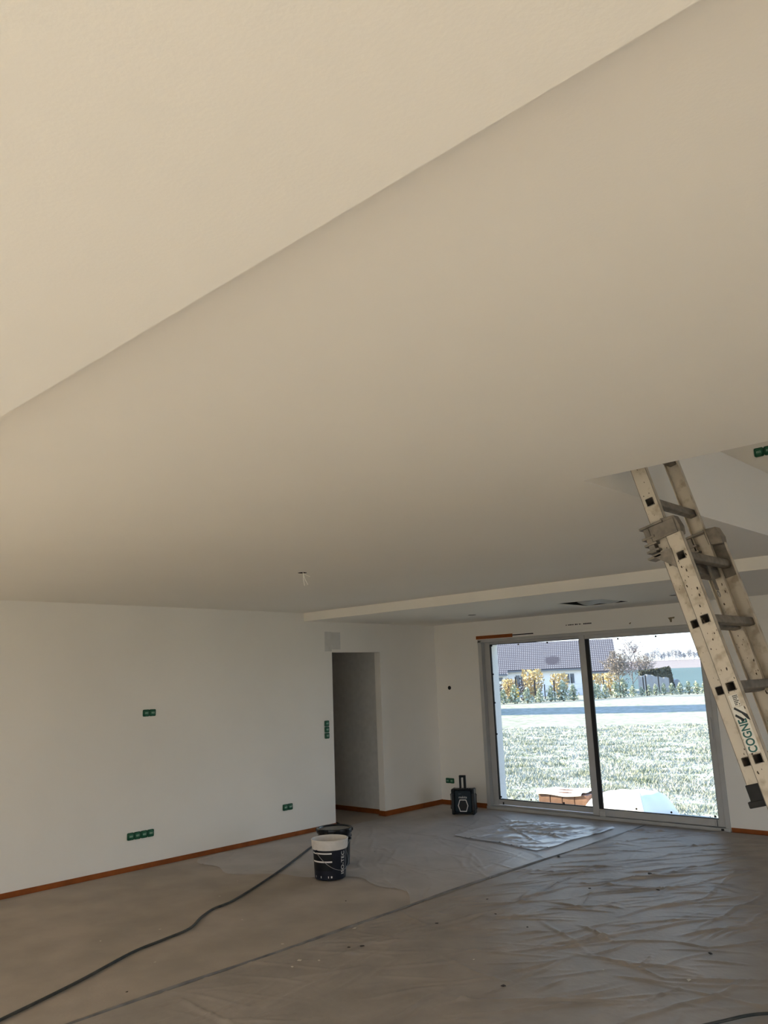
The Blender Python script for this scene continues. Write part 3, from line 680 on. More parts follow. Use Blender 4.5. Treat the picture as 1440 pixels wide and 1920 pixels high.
# ------------------------------------------------------------------ buckets
def bucket(loc, rz, name, label, open_):
    t = tag(empty(name, loc, rz), label, 'bucket')
    H, rb, rt_ = 0.325, 0.136, 0.152
    rr = lambda z: rb + (rt_ - rb) * z / H
    zc = 0.245 if open_ else H
    wall = 'navy' if open_ else 'black'
    prof = [(0.0, 0.004), (rb - 0.01, 0.004), (rb - 0.006, 0.0), (rb, 0.006), (rr(zc), zc)]
    if open_:
        body = MB().lathe(prof, 56).build('body', wall, t, 35)
        col = MB().lathe([(rr(zc) - 0.001, zc - 0.002), (rr(zc) + 0.006, zc), (rr(zc) + 0.010, zc + 0.012), (rt_ + 0.010, H - 0.012), (rt_ + 0.013, H - 0.004), (rt_ + 0.010, H), (rt_ + 0.003, H), (rt_ - 0.001, H - 0.006), (rr(0.25) - 0.004, 0.25)], 56).build('rim', 'white', t, 35)
        MB().lathe([(rr(0.25) - 0.004, 0.25), (rr(0.05) - 0.004, 0.02), (0.0, 0.02)], 56).build('inner_wall', 'paintliquid', t, 35)
    else:
        body = MB().lathe(prof, 56).build('body', wall, t, 35)
        MB().lathe([(rt_ + 0.001, H - 0.075), (rt_ + 0.011, H - 0.073), (rt_ + 0.011, H - 0.062), (rt_ + 0.004, H - 0.060), (rt_ + 0.004, H - 0.036), (rt_ + 0.016, H - 0.034), (rt_ + 0.018, H - 0.010), (rt_ + 0.016, H + 0.004), (rt_ + 0.008, H + 0.008), (rt_ - 0.004, H + 0.006), (rt_ - 0.008, H - 0.006)], 56).build('lid_rim', 'blackgloss', t, 35)
        lid = MB().lathe([(rt_ - 0.008, H - 0.006), (rt_ - 0.03, H - 0.008), (0.05, H - 0.004), (0.0, H - 0.004)], 56).build('lid', 'grey_lid', t, 35)
        for k in range(10):
            a = 2 * math.pi * k / 10; tb = MB(); tb.box(-0.018, 0.018, 0, 0.010, -0.012, 0.012)
            o = tb.build('lid_tab', 'blackgloss', t, bevel=0.002); o.location = (math.sin(a) * -(rt_ + 0.014), math.cos(a) * (rt_ + 0.014), H - 0.01); o.rotation_euler = (0, 0, a)
    # wire handle hanging on the side
    hz = zc - 0.006 if open_ else H - 0.085
    for s in (-1, 1):
        e = MB().tube([(s * (rr(hz) - 0.002), 0, hz), (s * (rr(hz) + 0.022), 0, hz)], 0.011, 12).build('handle_lug', wall, t, 40)
    R_ = rr(hz) + 0.016; sag = 0.16
    hp = [(R_ * math.cos(a), -abs(math.sin(a)) * (R_ - 0.006), hz - sag * math.sin(a)) for a in [math.pi * k / 24 for k in range(25)]]
    MB().tube(hp, 0.0022, 6).build('handle', 'steel', t, 60)
    return t, rr
# the local -Y side of each bucket faces the camera after turning by rz
cz = math.atan2(-5.56, 5.12 + 0.0)
b1, rr = bucket((-5.585, 5.145, 0.008), math.radians(47 + 42), 'paint_bucket', 'open navy paint bucket with white collar and printed side', True)
def wrap(a0, a1, z0, z1, m, name, parent, rr, off=0.0012, n=18):
    b = MB(); vs = []
    for k in range(n + 1):
        a = a0 + (a1 - a0) * k / n
        for z in (z0, z1): r = rr(z) + off; vs.append((r * math.cos(a), r * math.sin(a), z))
    b.add(vs, [(2 * k, 2 * k + 2, 2 * k + 3, 2 * k + 1) for k in range(n)])
    return b.build(name, m, parent, 40, fix=False)
# bucket local frame: bearing of the camera
cb = math.atan2(-5.145, 5.585) - math.radians(89)
DR = math.radians
lab = wrap(cb - DR(78), cb + DR(8), 0.078, 0.235, 'black', 'label', b1, rr, 0.0008, 24)
wrap(cb - DR(76), cb + DR(6), 0.214, 0.226, 'offwhite_print', 'label_stripe', lab, rr, 0.0018)
wrap(cb - DR(74), cb + DR(7), 0.146, 0.158, 'offwhite_print', 'label_stripe', lab, rr, 0.0018)
for a in (-62, -36, 2, 4.5, -8): wrap(cb + DR(a), cb + DR(a + 2.2), 0.020, 0.036, 'offwhite_print', 'small_mark', lab, rr, 0.0015, 3)
me = text_mesh('ISO-TEC', 0.052, 0.0004)
nm = len(me.vertices); co = np.zeros(nm * 3); me.vertices.foreach_get('co', co); co = co.reshape(-1, 3)
zz = 0.135 + co[:, 0]; aa = cb + DR(50) - co[:, 1] / 0.145; r_ = np.array([rr(z) for z in zz]) + 0.0012 + co[:, 2]
co = np.stack([r_ * np.cos(aa), r_ * np.sin(aa), zz], -1); me.vertices.foreach_set('co', co.ravel()); me.update()
link('lettering', me, 'offwhite_print', b1)
b2, _ = bucket((-5.90, 5.50, 0.010), math.radians(20), 'lidded_bucket', 'black lidded bucket with a scuffed grey lid behind the open bucket', False)

# ------------------------------------------------------------------ site radio
rad = tag(empty('site_radio', (-6.60, 8.38, 0.005), math.radians(27)), 'dark teal and black job-site radio with upright handle standing on floor', 'radio')
b = MB(); b.box(-0.112, 0.112, -0.068, 0.068, 0.022, 0.285); body = b.build('body', 'teal_dark', rad, bevel=0.018, seg=3)
for sx in (-1, 1):
    x0, x1 = (-0.146, -0.108) if sx < 0 else (0.108, 0.146)
    MB().box(x0, x1, -0.080, 0.080, 0.0, 0.305).build('bumper', 'black', rad, bevel=0.014, seg=3)
    MB().box(x0 + 0.006, x1 - 0.006, -0.083, -0.078, 0.055, 0.25).build('bumper_pad', 'gasket', rad, bevel=0.002)
    xr = sx * 0.163
    MB().tube([(sx * 0.142, -0.02, 0.06), (xr, -0.02, 0.065), (xr, -0.02, 0.24), (sx * 0.142, -0.02, 0.245)], 0.006, 8).build('side_bar', 'black', rad, 60)
MB().box(-0.135, 0.135, -0.060, 0.060, 0.285, 0.304).build('top_panel', 'black', rad, bevel=0.008)
MB().box(-0.13, 0.13, -0.055, 0.055, 0.004, 0.024).build('base', 'black', rad, bevel=0.005)
for k in range(5): MB().tube([(-0.03 + 0.03 * k, -0.04, 0.303), (-0.03 + 0.03 * k, -0.04, 0.309)], 0.008, 10).build('button', 'gasket', rad)
hd = MB().box(-0.048, -0.020, -0.015, 0.02, 0.300, 0.452).box(0.006, 0.036, -0.015, 0.02, 0.300, 0.445).box(-0.048, 0.036, -0.017, 0.022, 0.436, 0.462).build('handle', 'black', rad, bevel=0.005)
MB().box(-0.0195, -0.0165, -0.017, -0.012, 0.31, 0.43).build('handle_trim', 'offwhite_print', hd)
# hexagonal speaker surround
def hexa(r0x, r0z, cz_, y0, y1, r1x=None, r1z=None):
    P = [(0.62, 1), (1, 0), (0.62, -1), (-0.62, -1), (-1, 0), (-0.62, 1)]
    b = MB(); vs = []
    for (rx, rz_) in ((r0x, r0z), (r1x, r1z)):
        for y in (y0, y1): vs += [(p[0] * rx, y, cz_ + p[1] * rz_) for p in P]
    n = 6; fs = []
    for k in range(n):
        k2 = (k + 1) % n
        fs += [(k, k2, 2 * n + k2, 2 * n + k), (n + k2, n + k, 3 * n + k, 3 * n + k2), (k2, k, n + k, n + k2), (2 * n + k, 2 * n + k2, 3 * n + k2, 3 * n + k)]
    return b.add(vs, fs)
hexa(0.066, 0.072, 0.108, -0.0735, -0.066, 0.056, 0.062).build('speaker_surround', 'offwhite_print', rad)
b = MB().tube([(0, -0.066, 0.108), (0, -0.072, 0.108)], 0.052, 24); gr = b.build('speaker_grille', 'gasket', rad, 40)
for k in range(-4, 5):
    hw = math.sqrt(max(0.0, 0.050 ** 2 - (k * 0.0105) ** 2)); MB().box(-hw, hw, -0.0735, -0.072, 0.108 + k * 0.0105 - 0.0015, 0.108 + k * 0.0105 + 0.0015).build('grille_bar', 'black', gr)
me = text_mesh('makita', 0.040, 0.0005); me.transform(Matrix.Translation((0, -0.0690, 0.207)) @ Matrix.Rotation(R90, 4, 'X')); link('lettering', me, 'offwhite_print', rad)
MB().box(-0.055, -0.020, -0.069, -0.067, 0.246, 0.251).box(-0.055, -0.030, -0.069, -0.067, 0.237, 0.240).build('display', 'hglass', rad)

# ------------------------------------------------------------------ crumbs on the floor
def crumb(x, y, r, m, dark, flat=0.35):
    b = bmesh.new(); bmesh.ops.create_icosphere(b, subdivisions=1, radius=r)
    for v in b.verts:
        v.co *= rnd.uniform(0.55, 1.25); v.co.z *= flat; v.co.x *= 1.5
    me = bpy.data.meshes.new('crumb'); b.to_mesh(me); b.free()
    o = link('debris_flake' if dark else 'plaster_crumb', me, m); o.location = (x, y, 0.012 + r * flat * 0.4 if x > -4.4 else r * flat * 0.5); o.rotation_euler = (0, 0, rnd.uniform(0, 6.28))
    where = 'the large creased plastic sheet' if x > -4.4 else ('the flatter plastic sheet' if y > 5.2 else 'the bare screed')
    tag(o, ('small dark flake of debris lying on ' if dark else 'small pale plaster crumb lying on ') + where, 'debris', ('dark flakes on ' if dark else 'plaster crumbs on ') + where)
for x, y, r in ((-2.913, 3.957, .014), (-3.946, 4.628, .013), (-4.024, 3.97, .012), (-4.027, 5.334, .009), (-2.227, 5.122, .012), (-3.393, 4.922, .008), (-3.38, 6.745, .018), (-4.079, 3.903, .010), (-4.579, 2.624, .007), (-3.1, 6.3, .012), (-3.75, 5.05, .010), (-4.93, 4.7, .008), (-6.0, 6.15, .012), (-3.55, 6.05, .012), (-4.35, 6.9, .016)):
    crumb(x, y, r, 'crumb_dark', True)
for x, y, r in ((-4.34, 4.209, .012), (-3.807, 6.595, .016), (-2.154, 4.639, .014), (-2.912, 4.993, .008), (-4.517, 3.714, .010), (-5.5, 3.4, .008), (-5.9, 4.2, .008), (-5.2, 3.9, .007), (-4.9, 3.0, .007), (-5.6, 3.0, .007), (-6.2, 4.6, .007), (-4.15, 3.55, .014), (-4.1, 3.45, .010), (-4.05, 3.62, .009), (-3.3, 4.2, .007), (-2.6, 4.5, .007)):
    crumb(x, y, r, 'crumb_pale', False, 0.2)

# ==================================================================== outdoors
AZ = math.radians(-30)
VV = Vector((math.sin(AZ), math.cos(AZ), 0)); EE = Vector((math.cos(AZ), -math.sin(AZ), 0))
def out(e, d_, z): return VV * d_ + EE * e + Vector((0, 0, z))
GP = [(-400, -0.45), (60, -0.45), (95, -0.9), (115, -0.9), (150, -0.35), (300, 1.6), (620, 7.3), (900, 7.3)]
def gz(d_):
    for (a, za), (b_, zb) in zip(GP[:-1], GP[1:]):
        if d_ <= b_: return za + (zb - za) * (d_ - a) / (b_ - a)
    return GP[-1][1]
def ground(name, ds, e0, e1, m, label):
    vs, fs = [], []
    for i, d_ in enumerate(ds):
        for e in (e0, e1): vs.append(out(e, d_, gz(d_)))
        if i: fs.append((2 * i - 2, 2 * i - 1, 2 * i + 1, 2 * i))
    return struct(MB().add(vs, fs).build(name, m, fix=False), label)
ground('ground_lawn', [-400, -100, 0, 60, 80, 95, 115], -300, 300, 'lawn', 'frosted lawn outside the glass door')
ground('ground_field', [115, 150, 220, 300], -300, 300, 'field_teal', 'blue-green frosted field beyond the hedge')
ground('ground_far_field', [300, 450, 620, 900], -400, 400, 'field_pale', 'pale rising field at the horizon')

# grass tufts of the near lawn
rg = np.random.default_rng(11)
NT = 95000
dd = 9.5 * (34 / 9.5) ** rg.random(NT); an = np.radians(rg.uniform(-37.5, -18.5, NT))
bx_, by_ = dd * np.sin(an), dd * np.cos(an)
ok = (by_ > YW + 0.35) & ~((bx_ > -7.45) & (bx_ < -5.1) & (by_ > 10.35) & (by_ < 12.2)) & ~((bx_ > -5.2) & (bx_ < -4.7) & (by_ > 10.65) & (by_ < 11.05)); bx_, by_, dd = bx_[ok], by_[ok], dd[ok]; NT = len(dd)
cl = np.sin(bx_ * 2.1 + 1.7 * np.sin(by_ * 1.3)) * np.sin(by_ * 2.4 + 1.1 * np.sin(bx_ * 1.9)); keep = rg.random(NT) < 0.55 + 0.45 * cl
bx_, by_, dd, cl = bx_[keep], by_[keep], dd[keep], cl[keep]; NT = len(dd)
hh = (0.03 + 0.04 * rg.random(NT)) * (1 + 0.5 * cl); th = rg.uniform(0, 2 * np.pi, NT); lean = rg.uniform(0.2, 1.0, NT) * hh; la = rg.uniform(0, 2 * np.pi, NT); wd = 0.005 + 0.00055 * dd
V = np.zeros((NT, 3, 3))
V[:, 0] = np.stack([bx_ - wd * np.cos(th), by_ - wd * np.sin(th), np.full(NT, -0.455)], -1)
V[:, 1] = np.stack([bx_ + wd * np.cos(th), by_ + wd * np.sin(th), np.full(NT, -0.455)], -1)
V[:, 2] = np.stack([bx_ + lean * np.cos(la), by_ + lean * np.sin(la), -0.45 + hh], -1)
me = bpy.data.meshes.new('grass'); me.from_pydata(V.reshape(-1, 3).tolist(), [], np.arange(NT * 3).reshape(-1, 3).tolist()); me.update()
tag(link('lawn_grass', me, 'blade'), 'frosted grass blades on the lawn outside', 'grass', kind='stuff')

# neighbour's house
ZB = -0.95
hs = tag(empty('house', out(0, 95, ZB)), 'long pale bungalow with frosted tile roof behind the fence', 'house')
HO = Vector(hs.location)
def hp_(e, d_, z): return out(e, d_, z) - HO
def hbox(b, e0, e1, d0, d1, z0, z1): return b.obox(hp_(e0, d0, z0), EE * (e1 - e0), VV * (d1 - d0), Vector((0, 0, z1 - z0)))
RD, ED, RZ, EZ = 101.0, 95.2, 5.28, 2.02
sl = (RZ - EZ) / (RD - ED)
secs = [(-13.0, -7.9, 94.55), (-7.9, 1.05, 95.2), (1.05, 4.35, 94.35)]
for (e0, e1, d0) in secs:
    ez = RZ - sl * (RD - d0)
    b = MB(); hbox(b, e0 if e0 < -12 else e0 + 0.0, e1 - (0.25 if e1 > 4 else 0), d0 + 0.45, 106.4, ZB, ez + 0.05); b.build('wall', 'wallhouse', hs)
    b = MB(); vs = [hp_(e0, d0, ez), hp_(e1, d0, ez), hp_(e1, RD, RZ), hp_(e0, RD, RZ)]; up = Vector((0, 0, 0.12))
    me = bpy.data.meshes.new('roof'); v8 = vs + [p + up for p in vs]
    me.from_pydata([tuple(p) for p in v8], [], [(3, 2, 1, 0), (4, 5, 6, 7), (0, 1, 5, 4), (1, 2, 6, 5), (2, 3, 7, 6), (3, 0, 4, 7)]); me.update()
    uvl = me.uv_layers.new(name='uv'); sll = math.hypot(RD - d0, RZ - ez); sl_full = math.hypot(RD - 94.35, sl * (RD - 94.35))
    for p in me.polygons:
        for li in p.loop_indices:
            vi = me.loops[li].vertex_index % 4; e = (e0, e1, e1, e0)[vi]; v_ = (sl_full - sll, sl_full - sll, sl_full, sl_full)[vi]
            uvl.data[li].uv = (e + 11.0, v_)
    link('roof_slope', me, 'roof', hs)
    b = MB(); hbox(b, e0, e1, d0 - 0.10, d0 + 0.03, ez - 0.14, ez + 0.02); b.build('gutter', 'gutter', hs)
b = MB().prism([hp_(0, RD, RZ + 0.10), hp_(0, 106.8, EZ), hp_(0, 106.8, EZ - 0.12), hp_(0, RD, RZ - 0.02)], EE * -13.0, EE * 4.35); b.build('roof_slope', 'gutter', hs)
b = MB().prism([hp_(0, 94.8, EZ - 0.25), hp_(0, RD, RZ), hp_(0, 106.4, EZ)], EE * 3.9, EE * 4.1); b.build('gable', 'wallhouse', hs)
b = MB(); b.tube([hp_(-7.95, 94.6, 1.62), hp_(-7.92, 94.95, 1.25), hp_(-7.92, 95.4, 0.9), hp_(-7.92, 95.5, ZB)], 0.07, 8); b.build('downpipe', 'shutter', hs)
for (e0, e1, z0, z1) in ((-7.05, -6.05, 0.45, 1.52), (-1.45, -0.48, 0.45, 1.50), (-2.85, -2.2, ZB + 0.1, 1.48)):
    b = MB(); hbox(b, e0 - 0.06, e1 + 0.06, 95.60, 95.66, z0 - 0.06, z1 + 0.06); wf = b.build('window_frame', 'shutter', hs)
    m_ = (e0 + e1) / 2
    for (a, c_) in ((e0, m_ - 0.04), (m_ + 0.04, e1)):
        b = MB(); hbox(b, a, c_, 95.57, 95.60, z0, z1); b.build('pane', 'hglass' if z0 > 0 else 'shutter', wf)
b = MB(); hbox(b, -9.0, -8.5, 94.95, 95.02, 0.95, 1.35); b.build('window_frame', 'hglass', hs)

# tall barn added beyond the left edge of the view to cast the lawn shadow
bn = tag(MB().obox(out(-20, 47.5, -0.5), EE * 13.2, VV * 6.0, Vector((0, 0, 11.0))).obox(out(-20.1, 47.4, 10.5), EE * 13.3, VV * 6.2, Vector((0, 0, 0.4))).build('shadow_barn', 'wallhouse'), 'tall plain barn added out of view to shade the lawn', 'building')

# fence posts
def post(e, d_, zt, m='postm', r=0.05):
    b = MB(); z0 = gz(d_) - 0.05; b.obox(out(e - r, d_ - r, z0), EE * 2 * r, VV * 2 * r, Vector((0, 0, zt - z0)))
    b.obox(out(e - r - 0.012, d_ - r - 0.012, zt), EE * (2 * r + 0.024), VV * (2 * r + 0.024), Vector((0, 0, 0.03)))
    return tag(b.build('fence_post', m), 'slim dark fence post standing among the young hedge plants', 'fence post', 'dark posts along the garden fence')
FP = [(-0.0742, 63, 1.45), (-0.0518, 64.5, 1.15), (-0.0405, 78, 0.62), (-0.0292, 67, 1.05), (-0.0082, 69, 1.25), (0.0279, 72.5, 1.2), (0.0725, 79, 0.95), (0.0755, 77.5, 1.1), (0.0896, 79, 1.15), (0.1026, 80, 0.75)]
for k, d_, zt in FP: post(k * d_, d_, zt)
k, d_, zt = FP[0]
yb = tag(MB().obox(out(k * d_ - 0.19, d_ - 0.26, -0.02), EE * 0.40, VV * 0.18, Vector((0, 0, 0.62))).build('yellow_box', 'yellowbox', bevel=0.03), 'bright yellow box hung on a fence post', 'box')
# wire mesh of the fence: three thin strands
for zz in (-0.1, 0.3, 0.7):
    pts = [out(k * d_, d_ + 0.06, zz) for k, d_, _ in FP if d_ not in (78, 77.5)]
    tag(MB().tube(pts, 0.006, 4).build('fence_wire', 'steel'), 'thin wire strand stretched between the dark fence posts', 'fence wire', 'wire strands of the garden fence')

# plants -------------------------------------------------------------
def leaf_cloud(n, shape, size, seed):
    r = np.random.default_rng(seed); P = shape(r, n)
    a = r.normal(size=(n, 3)); a /= np.linalg.norm(a, axis=1)[:, None]; b_ = np.cross(a, r.normal(size=(n, 3))); b_ /= np.linalg.norm(b_, axis=1)[:, None]
    s = (size * r.uniform(0.6, 1.4, n))[:, None]
    V = np.stack([P - a * s * 0.5, P + b_ * s * 0.35, P + a * s * 0.5, P - b_ * s * 0.35], 1).reshape(-1, 3)
    me = bpy.data.meshes.new('foliage'); me.from_pydata(V.tolist(), [], np.arange(n * 4).reshape(-1, 4).tolist()); me.update(); return me
def cone(h, rad_):
    def f(r, n):
        t = r.random(n) ** 1.3; an = r.uniform(0, 6.283, n); rr_ = rad_ * (1 - t) ** 0.7 * np.sqrt(r.random(n)) * (0.75 + 0.35 * np.sin(an * 3 + t * 9)) + 0.03
        return np.stack([rr_ * np.cos(an), rr_ * np.sin(an), 0.08 * h + t * h * 0.92], -1)
    return f
def vase(h, rad_):
    def f(r, n):
        t = r.random(n) ** 0.75; an = r.uniform(0, 6.283, n); rr_ = rad_ * (0.25 + 0.75 * np.sin(np.clip(t, 0, 1) * 2.2)) * np.sqrt(r.random(n))
        return np.stack([rr_ * np.cos(an), rr_ * np.sin(an), 0.12 * h + t * h * 0.88], -1)
    return f
def ball(h, rad_, z0=0.0):
    def f(r, n):
        v = r.normal(size=(n, 3)); v /= np.linalg.norm(v, axis=1)[:, None]; q = v * (r.random(n) ** 0.45)[:, None]
        q *= 1 + 0.22 * np.sin(5 * v[:, :1] + 3 * v[:, 1:2]) * np.cos(4 * v[:, 2:])
        return np.stack([q[:, 0] * rad_, q[:, 1] * rad_, z0 + h / 2 + q[:, 2] * h / 2], -1)
    return f
def stems(h, n, spread, r0, seed, name='stem'):
    r = random.Random(seed); b = MB()
    for k in range(n):
        a = r.uniform(0, 6.283); s = spread * r.uniform(0.3, 1)
        b.tube([(0.02 * math.cos(a), 0.02 * math.sin(a), -0.05), (s * 0.5 * math.cos(a), s * 0.5 * math.sin(a), h * 0.5), (s * math.cos(a + 0.2), s * math.sin(a + 0.2), h * r.uniform(0.8, 1))], r0, 4, True, r0 * 0.4)
    return b.mesh(name)
FR = [leaf_cloud(330, cone(1.15, 0.55), 0.15, 21 + k) for k in range(3)]; FRS = stems(0.8, 5, 0.25, 0.025, 2)
YE = [leaf_cloud(520, vase(1.5, 0.62), 0.15, 31 + k) for k in range(2)]; YES = stems(1.2, 10, 0.45, 0.02, 3)
for me in FR: me.materials.append(M['leaf_frost'])
for me in YE: me.materials.append(M['leaf_yellow'])
FRS.materials.append(M['bark']); YES.materials.append(M['twig'])
def plant(name, label, cat, group, e, d_, s, fol, st, sz=1.0):
    t = tag(empty(name, out(e, d_, gz(d_)), rnd.uniform(0, 6.28)), label, cat, group); t.scale = (s, s, s * sz)
    link('foliage', fol, None, t); link('stem', st, None, t); return t
HL = [(-0.1015, 61.5, 1.1), (-0.090, 62, 0.9), (-0.0765, 62, 1.15), (-0.0615, 62.5, 0.95), (-0.047, 63.5, 0.85), (-0.034, 65.5, 1.0), (-0.0195, 66, 1.3), (-0.0075, 67, 1.05), (0.0155, 70, 1.25), (0.0205, 71, 1.0), (0.029, 71.5, 0.95), (0.041, 73, 1.15), (0.0495, 74.5, 1.3), (0.060, 76, 0.85), (0.070, 77, 0.68), (0.078, 78, 0.78), (0.0855, 78.5, 0.82), (0.0945, 79, 0.88), (0.1035, 79.2, 0.85), (0.1125, 79.5, 0.92), (0.1215, 79.5, 0.95), (0.1305, 79, 0.95), (0.1395, 78.5, 0.95), (0.149, 78, 0.95)]
for i, (k, d_, s) in enumerate(HL):
    plant('hedge_shrub', 'young frosted evergreen shrub in the hedge along the garden fence', 'shrub', 'young frosted hedge shrubs along the fence', k * d_, d_, s * 1.05, FR[i % 3], FRS)
for i, (k, d_, s, sz, lb) in enumerate(((-0.0815, 66, 1.05, 1.15, 'sparse yellow shrub beside the post with the yellow box'), (-0.0535, 66.5, 1.45, 1.15, 'broadest yellow shrub in front of the bungalow wall'), (-0.0225, 70, 1.30, 1.1, 'thin pale yellow shrub below the right bungalow window'), (0.0175, 75, 1.1, 1.25, 'narrower of the two yellow shrubs near the bungalow gable'), (0.0355, 77.5, 1.35, 1.05, 'wider of the two yellow shrubs near the bungalow gable'))):
    plant('yellow_shrub', lb, 'shrub', 'yellow shrubs behind the fence', k * d_, d_, s, YE[i % 2], YES, sz)
# dark purple bushes behind
for i, (k, d_, s) in enumerate(((-0.104, 72, 1.0), (-0.084, 75, 1.05), (-0.0625, 73, 1.1))):
    me = leaf_cloud(700, ball(1.9, 0.85), 0.17, 50 + i); me.materials.append(M['leaf_dark'])
    plant('dark_bush', 'dark purple-leaved bush in front of the bungalow wall', 'bush', 'dark bushes by the bungalow', k * d_, d_, s, me, FRS)
# trees
def tree_mesh(h, spread, levels, seed, r0, crown0=0.25):
    r = random.Random(seed); trunk = MB(); tw = MB()
    trunk.tube([(0, 0, -0.1), (0.02, 0.01, h * 0.3), (0.0, 0.03, h * 0.75)], r0, 6, True, r0 * 0.3)
    def br(p, dv, ln, rad_, lv):
        q = p + dv * ln; mid = p + dv * ln * 0.5 + Vector((r.uniform(-1, 1), r.uniform(-1, 1), 0.3)) * ln * 0.06
        tw.tube([p, mid, q], rad_, 3, False, rad_ * 0.45)
        if lv > 0:
            for k in range(r.choice((3, 4))):
                nd = (dv + Vector((r.uniform(-1, 1), r.uniform(-1, 1), r.uniform(-0.25, 0.8))) * 0.75).normalized()
                br(p + dv * ln * r.uniform(0.35, 1.0), nd, ln * r.uniform(0.5, 0.75), rad_ * 0.62, lv - 1)
    nb = 11
    for k in range(nb):
        z = h * (crown0 + (0.72 - crown0) * k / (nb - 1)); a = k * 2.4
        dv = Vector((math.cos(a) * spread, math.sin(a) * spread, 0.9)).normalized()
        br(Vector((0, 0, z)), dv, h * r.uniform(0.20, 0.30) * (1.15 - 0.5 * k / nb), r0 * 0.75, levels)
    return trunk.mesh('trunk'), tw.mesh('branches')
def tree(name, label, e, d_, h, spread, seed, m, r0=0.07, crown0=0.25, group=None, levels=3):
    t = tag(empty(name, out(e, d_, gz(d_))), label, 'tree', group); a, b_ = tree_mesh(h, spread, levels, seed, r0, crown0)
    link('trunk', a, 'bark' if m != 'twig_far' else m, t); link('branches', b_, m, t)
    if m == 'twig_far': fm = leaf_cloud(260, ball(h * 0.9, h * 0.34, h * 0.1), 0.5, seed)
    else: fm = leaf_cloud(1500, ball(h * (0.95 - crown0), h * 0.30, h * (crown0 + 0.05)), 0.13, seed)
    link('twigs', fm, m, t); return t
tree('young_tree', 'young leafless tree with frosted twigs beside the bungalow gable', 0.0458 * 73, 73, 3.9, 0.9, 4, 'twig_frost', 0.05, 0.35, None, 4)
tree('bare_tree', 'tall bushy bare tree behind the windbreak netting', 0.0610 * 110, 110, 6.9, 0.75, 8, 'twig', 0.06, 0.12, None, 4)
tree('bare_tree', 'smaller pale bare tree right of the tall bushy one', 0.0765 * 104, 104, 4.6, 0.75, 9, 'twig_frost', 0.05, 0.15, None, 4)
for i in range(20):
    k = 0.078 + 0.0036 * i + rnd.uniform(-0.0012, 0.0012)
    tree('distant_tree', 'frosted tree coloured pale for haze in the row on the horizon', k * (590 + 22 * (i % 3)), 590 + 22 * (i % 3), rnd.uniform(5, 9.5), 0.5, 100 + i, 'twig_far', 0.22, 0.15, 'row of frosted trees on the horizon', 2)
# dark clipped hedge block: trimmed box of leaves with a sloping end
def block(r, n):
    u = r.random(n); f = r.integers(0, 3, n)
    e = 0.0 + 3.3 * u; z = r.random(n) * 2.75; dpt = r.random(n) * 1.6
    dpt = np.where(f == 0, 0.0, dpt); z = np.where(f == 1, 2.75, z); e = np.where(f == 2, 3.3, e)
    z = z * (0.86 + 0.14 * u) ; e = e * (1.08 - 0.10 * z / 2.75)
    j = r.normal(0, 0.05, (n, 3))
    p = np.stack([e, dpt, z], -1) + j
    Em = np.array(EE); Vm = np.array(VV)
    return p[:, :1] * Em + p[:, 1:2] * Vm + p[:, 2:] * np.array([0, 0, 1.0])
me = leaf_cloud(2600, block, 0.17, 77)
t = tag(empty('clipped_hedge', out(0.0690 * 93, 93, gz(93) - 0.1)), 'dark clipped hedge block with a sloping end beside the field', 'hedge')
link('foliage', me, 'leaf_hedge', t)
core = MB().prism([(Vector(EE) * a + VV * 0.06 + Vector((0, 0, z))) for a, z in ((0.05, 0), (3.5, 0), (3.2, 2.68), (0.05, 2.3))], (0, 0, 0), VV * 1.5); core.build('leafy_core', 'leaf_hedge', t)
# pale netting in front of it
vs, fs = [], []; n = 60
for i in range(n + 1):
    u = i / n; e = 0.0672 * 88 + u * 3.0; dz = 0.05 * math.sin(34 * u); top = 1.02 - 0.25 * u + 0.22 * math.exp(-((u - 0.35) / 0.2) ** 2) + 0.03 * math.sin(30 * u)
    for dd_ in (0, 0.04):
        vs.append(out(e, 88 + dz + dd_, -0.95)); vs.append(out(e, 88 + dz + dd_, top))
    if i:
        o_ = 4 * i; fs += [(o_ - 4, o_, o_ + 1, o_ - 3), (o_ - 2, o_ - 1, o_ + 3, o_ + 2), (o_ - 3, o_ + 1, o_ + 3, o_ - 1)]
tag(MB().add(vs, fs).build('windbreak_netting', 'netting', None, 60), 'pale rippled windbreak netting in front of the clipped hedge', 'netting')
# small white tunnel
tn = MB(); c0 = out(0.110 * 97, 97, gz(97))
prof = [(0.55 * math.cos(a), 1.35 * math.sin(a)) for a in [math.pi * k / 12 for k in range(13)]]
vs = [c0 + EE * p[0] + Vector((0, 0, p[1])) for p in prof] + [c0 + EE * p[0] + VV * 3 + Vector((0, 0, p[1])) for p in prof]
fs = [(i, i + 1, 14 + i, 13 + i) for i in range(12)] + [tuple(range(12, -1, -1)), tuple(range(13, 26))]
tag(tn.add(vs, fs).build('garden_tunnel', 'netting', None, 50), 'small white plastic garden tunnel beside the clipped hedge', 'garden tunnel')

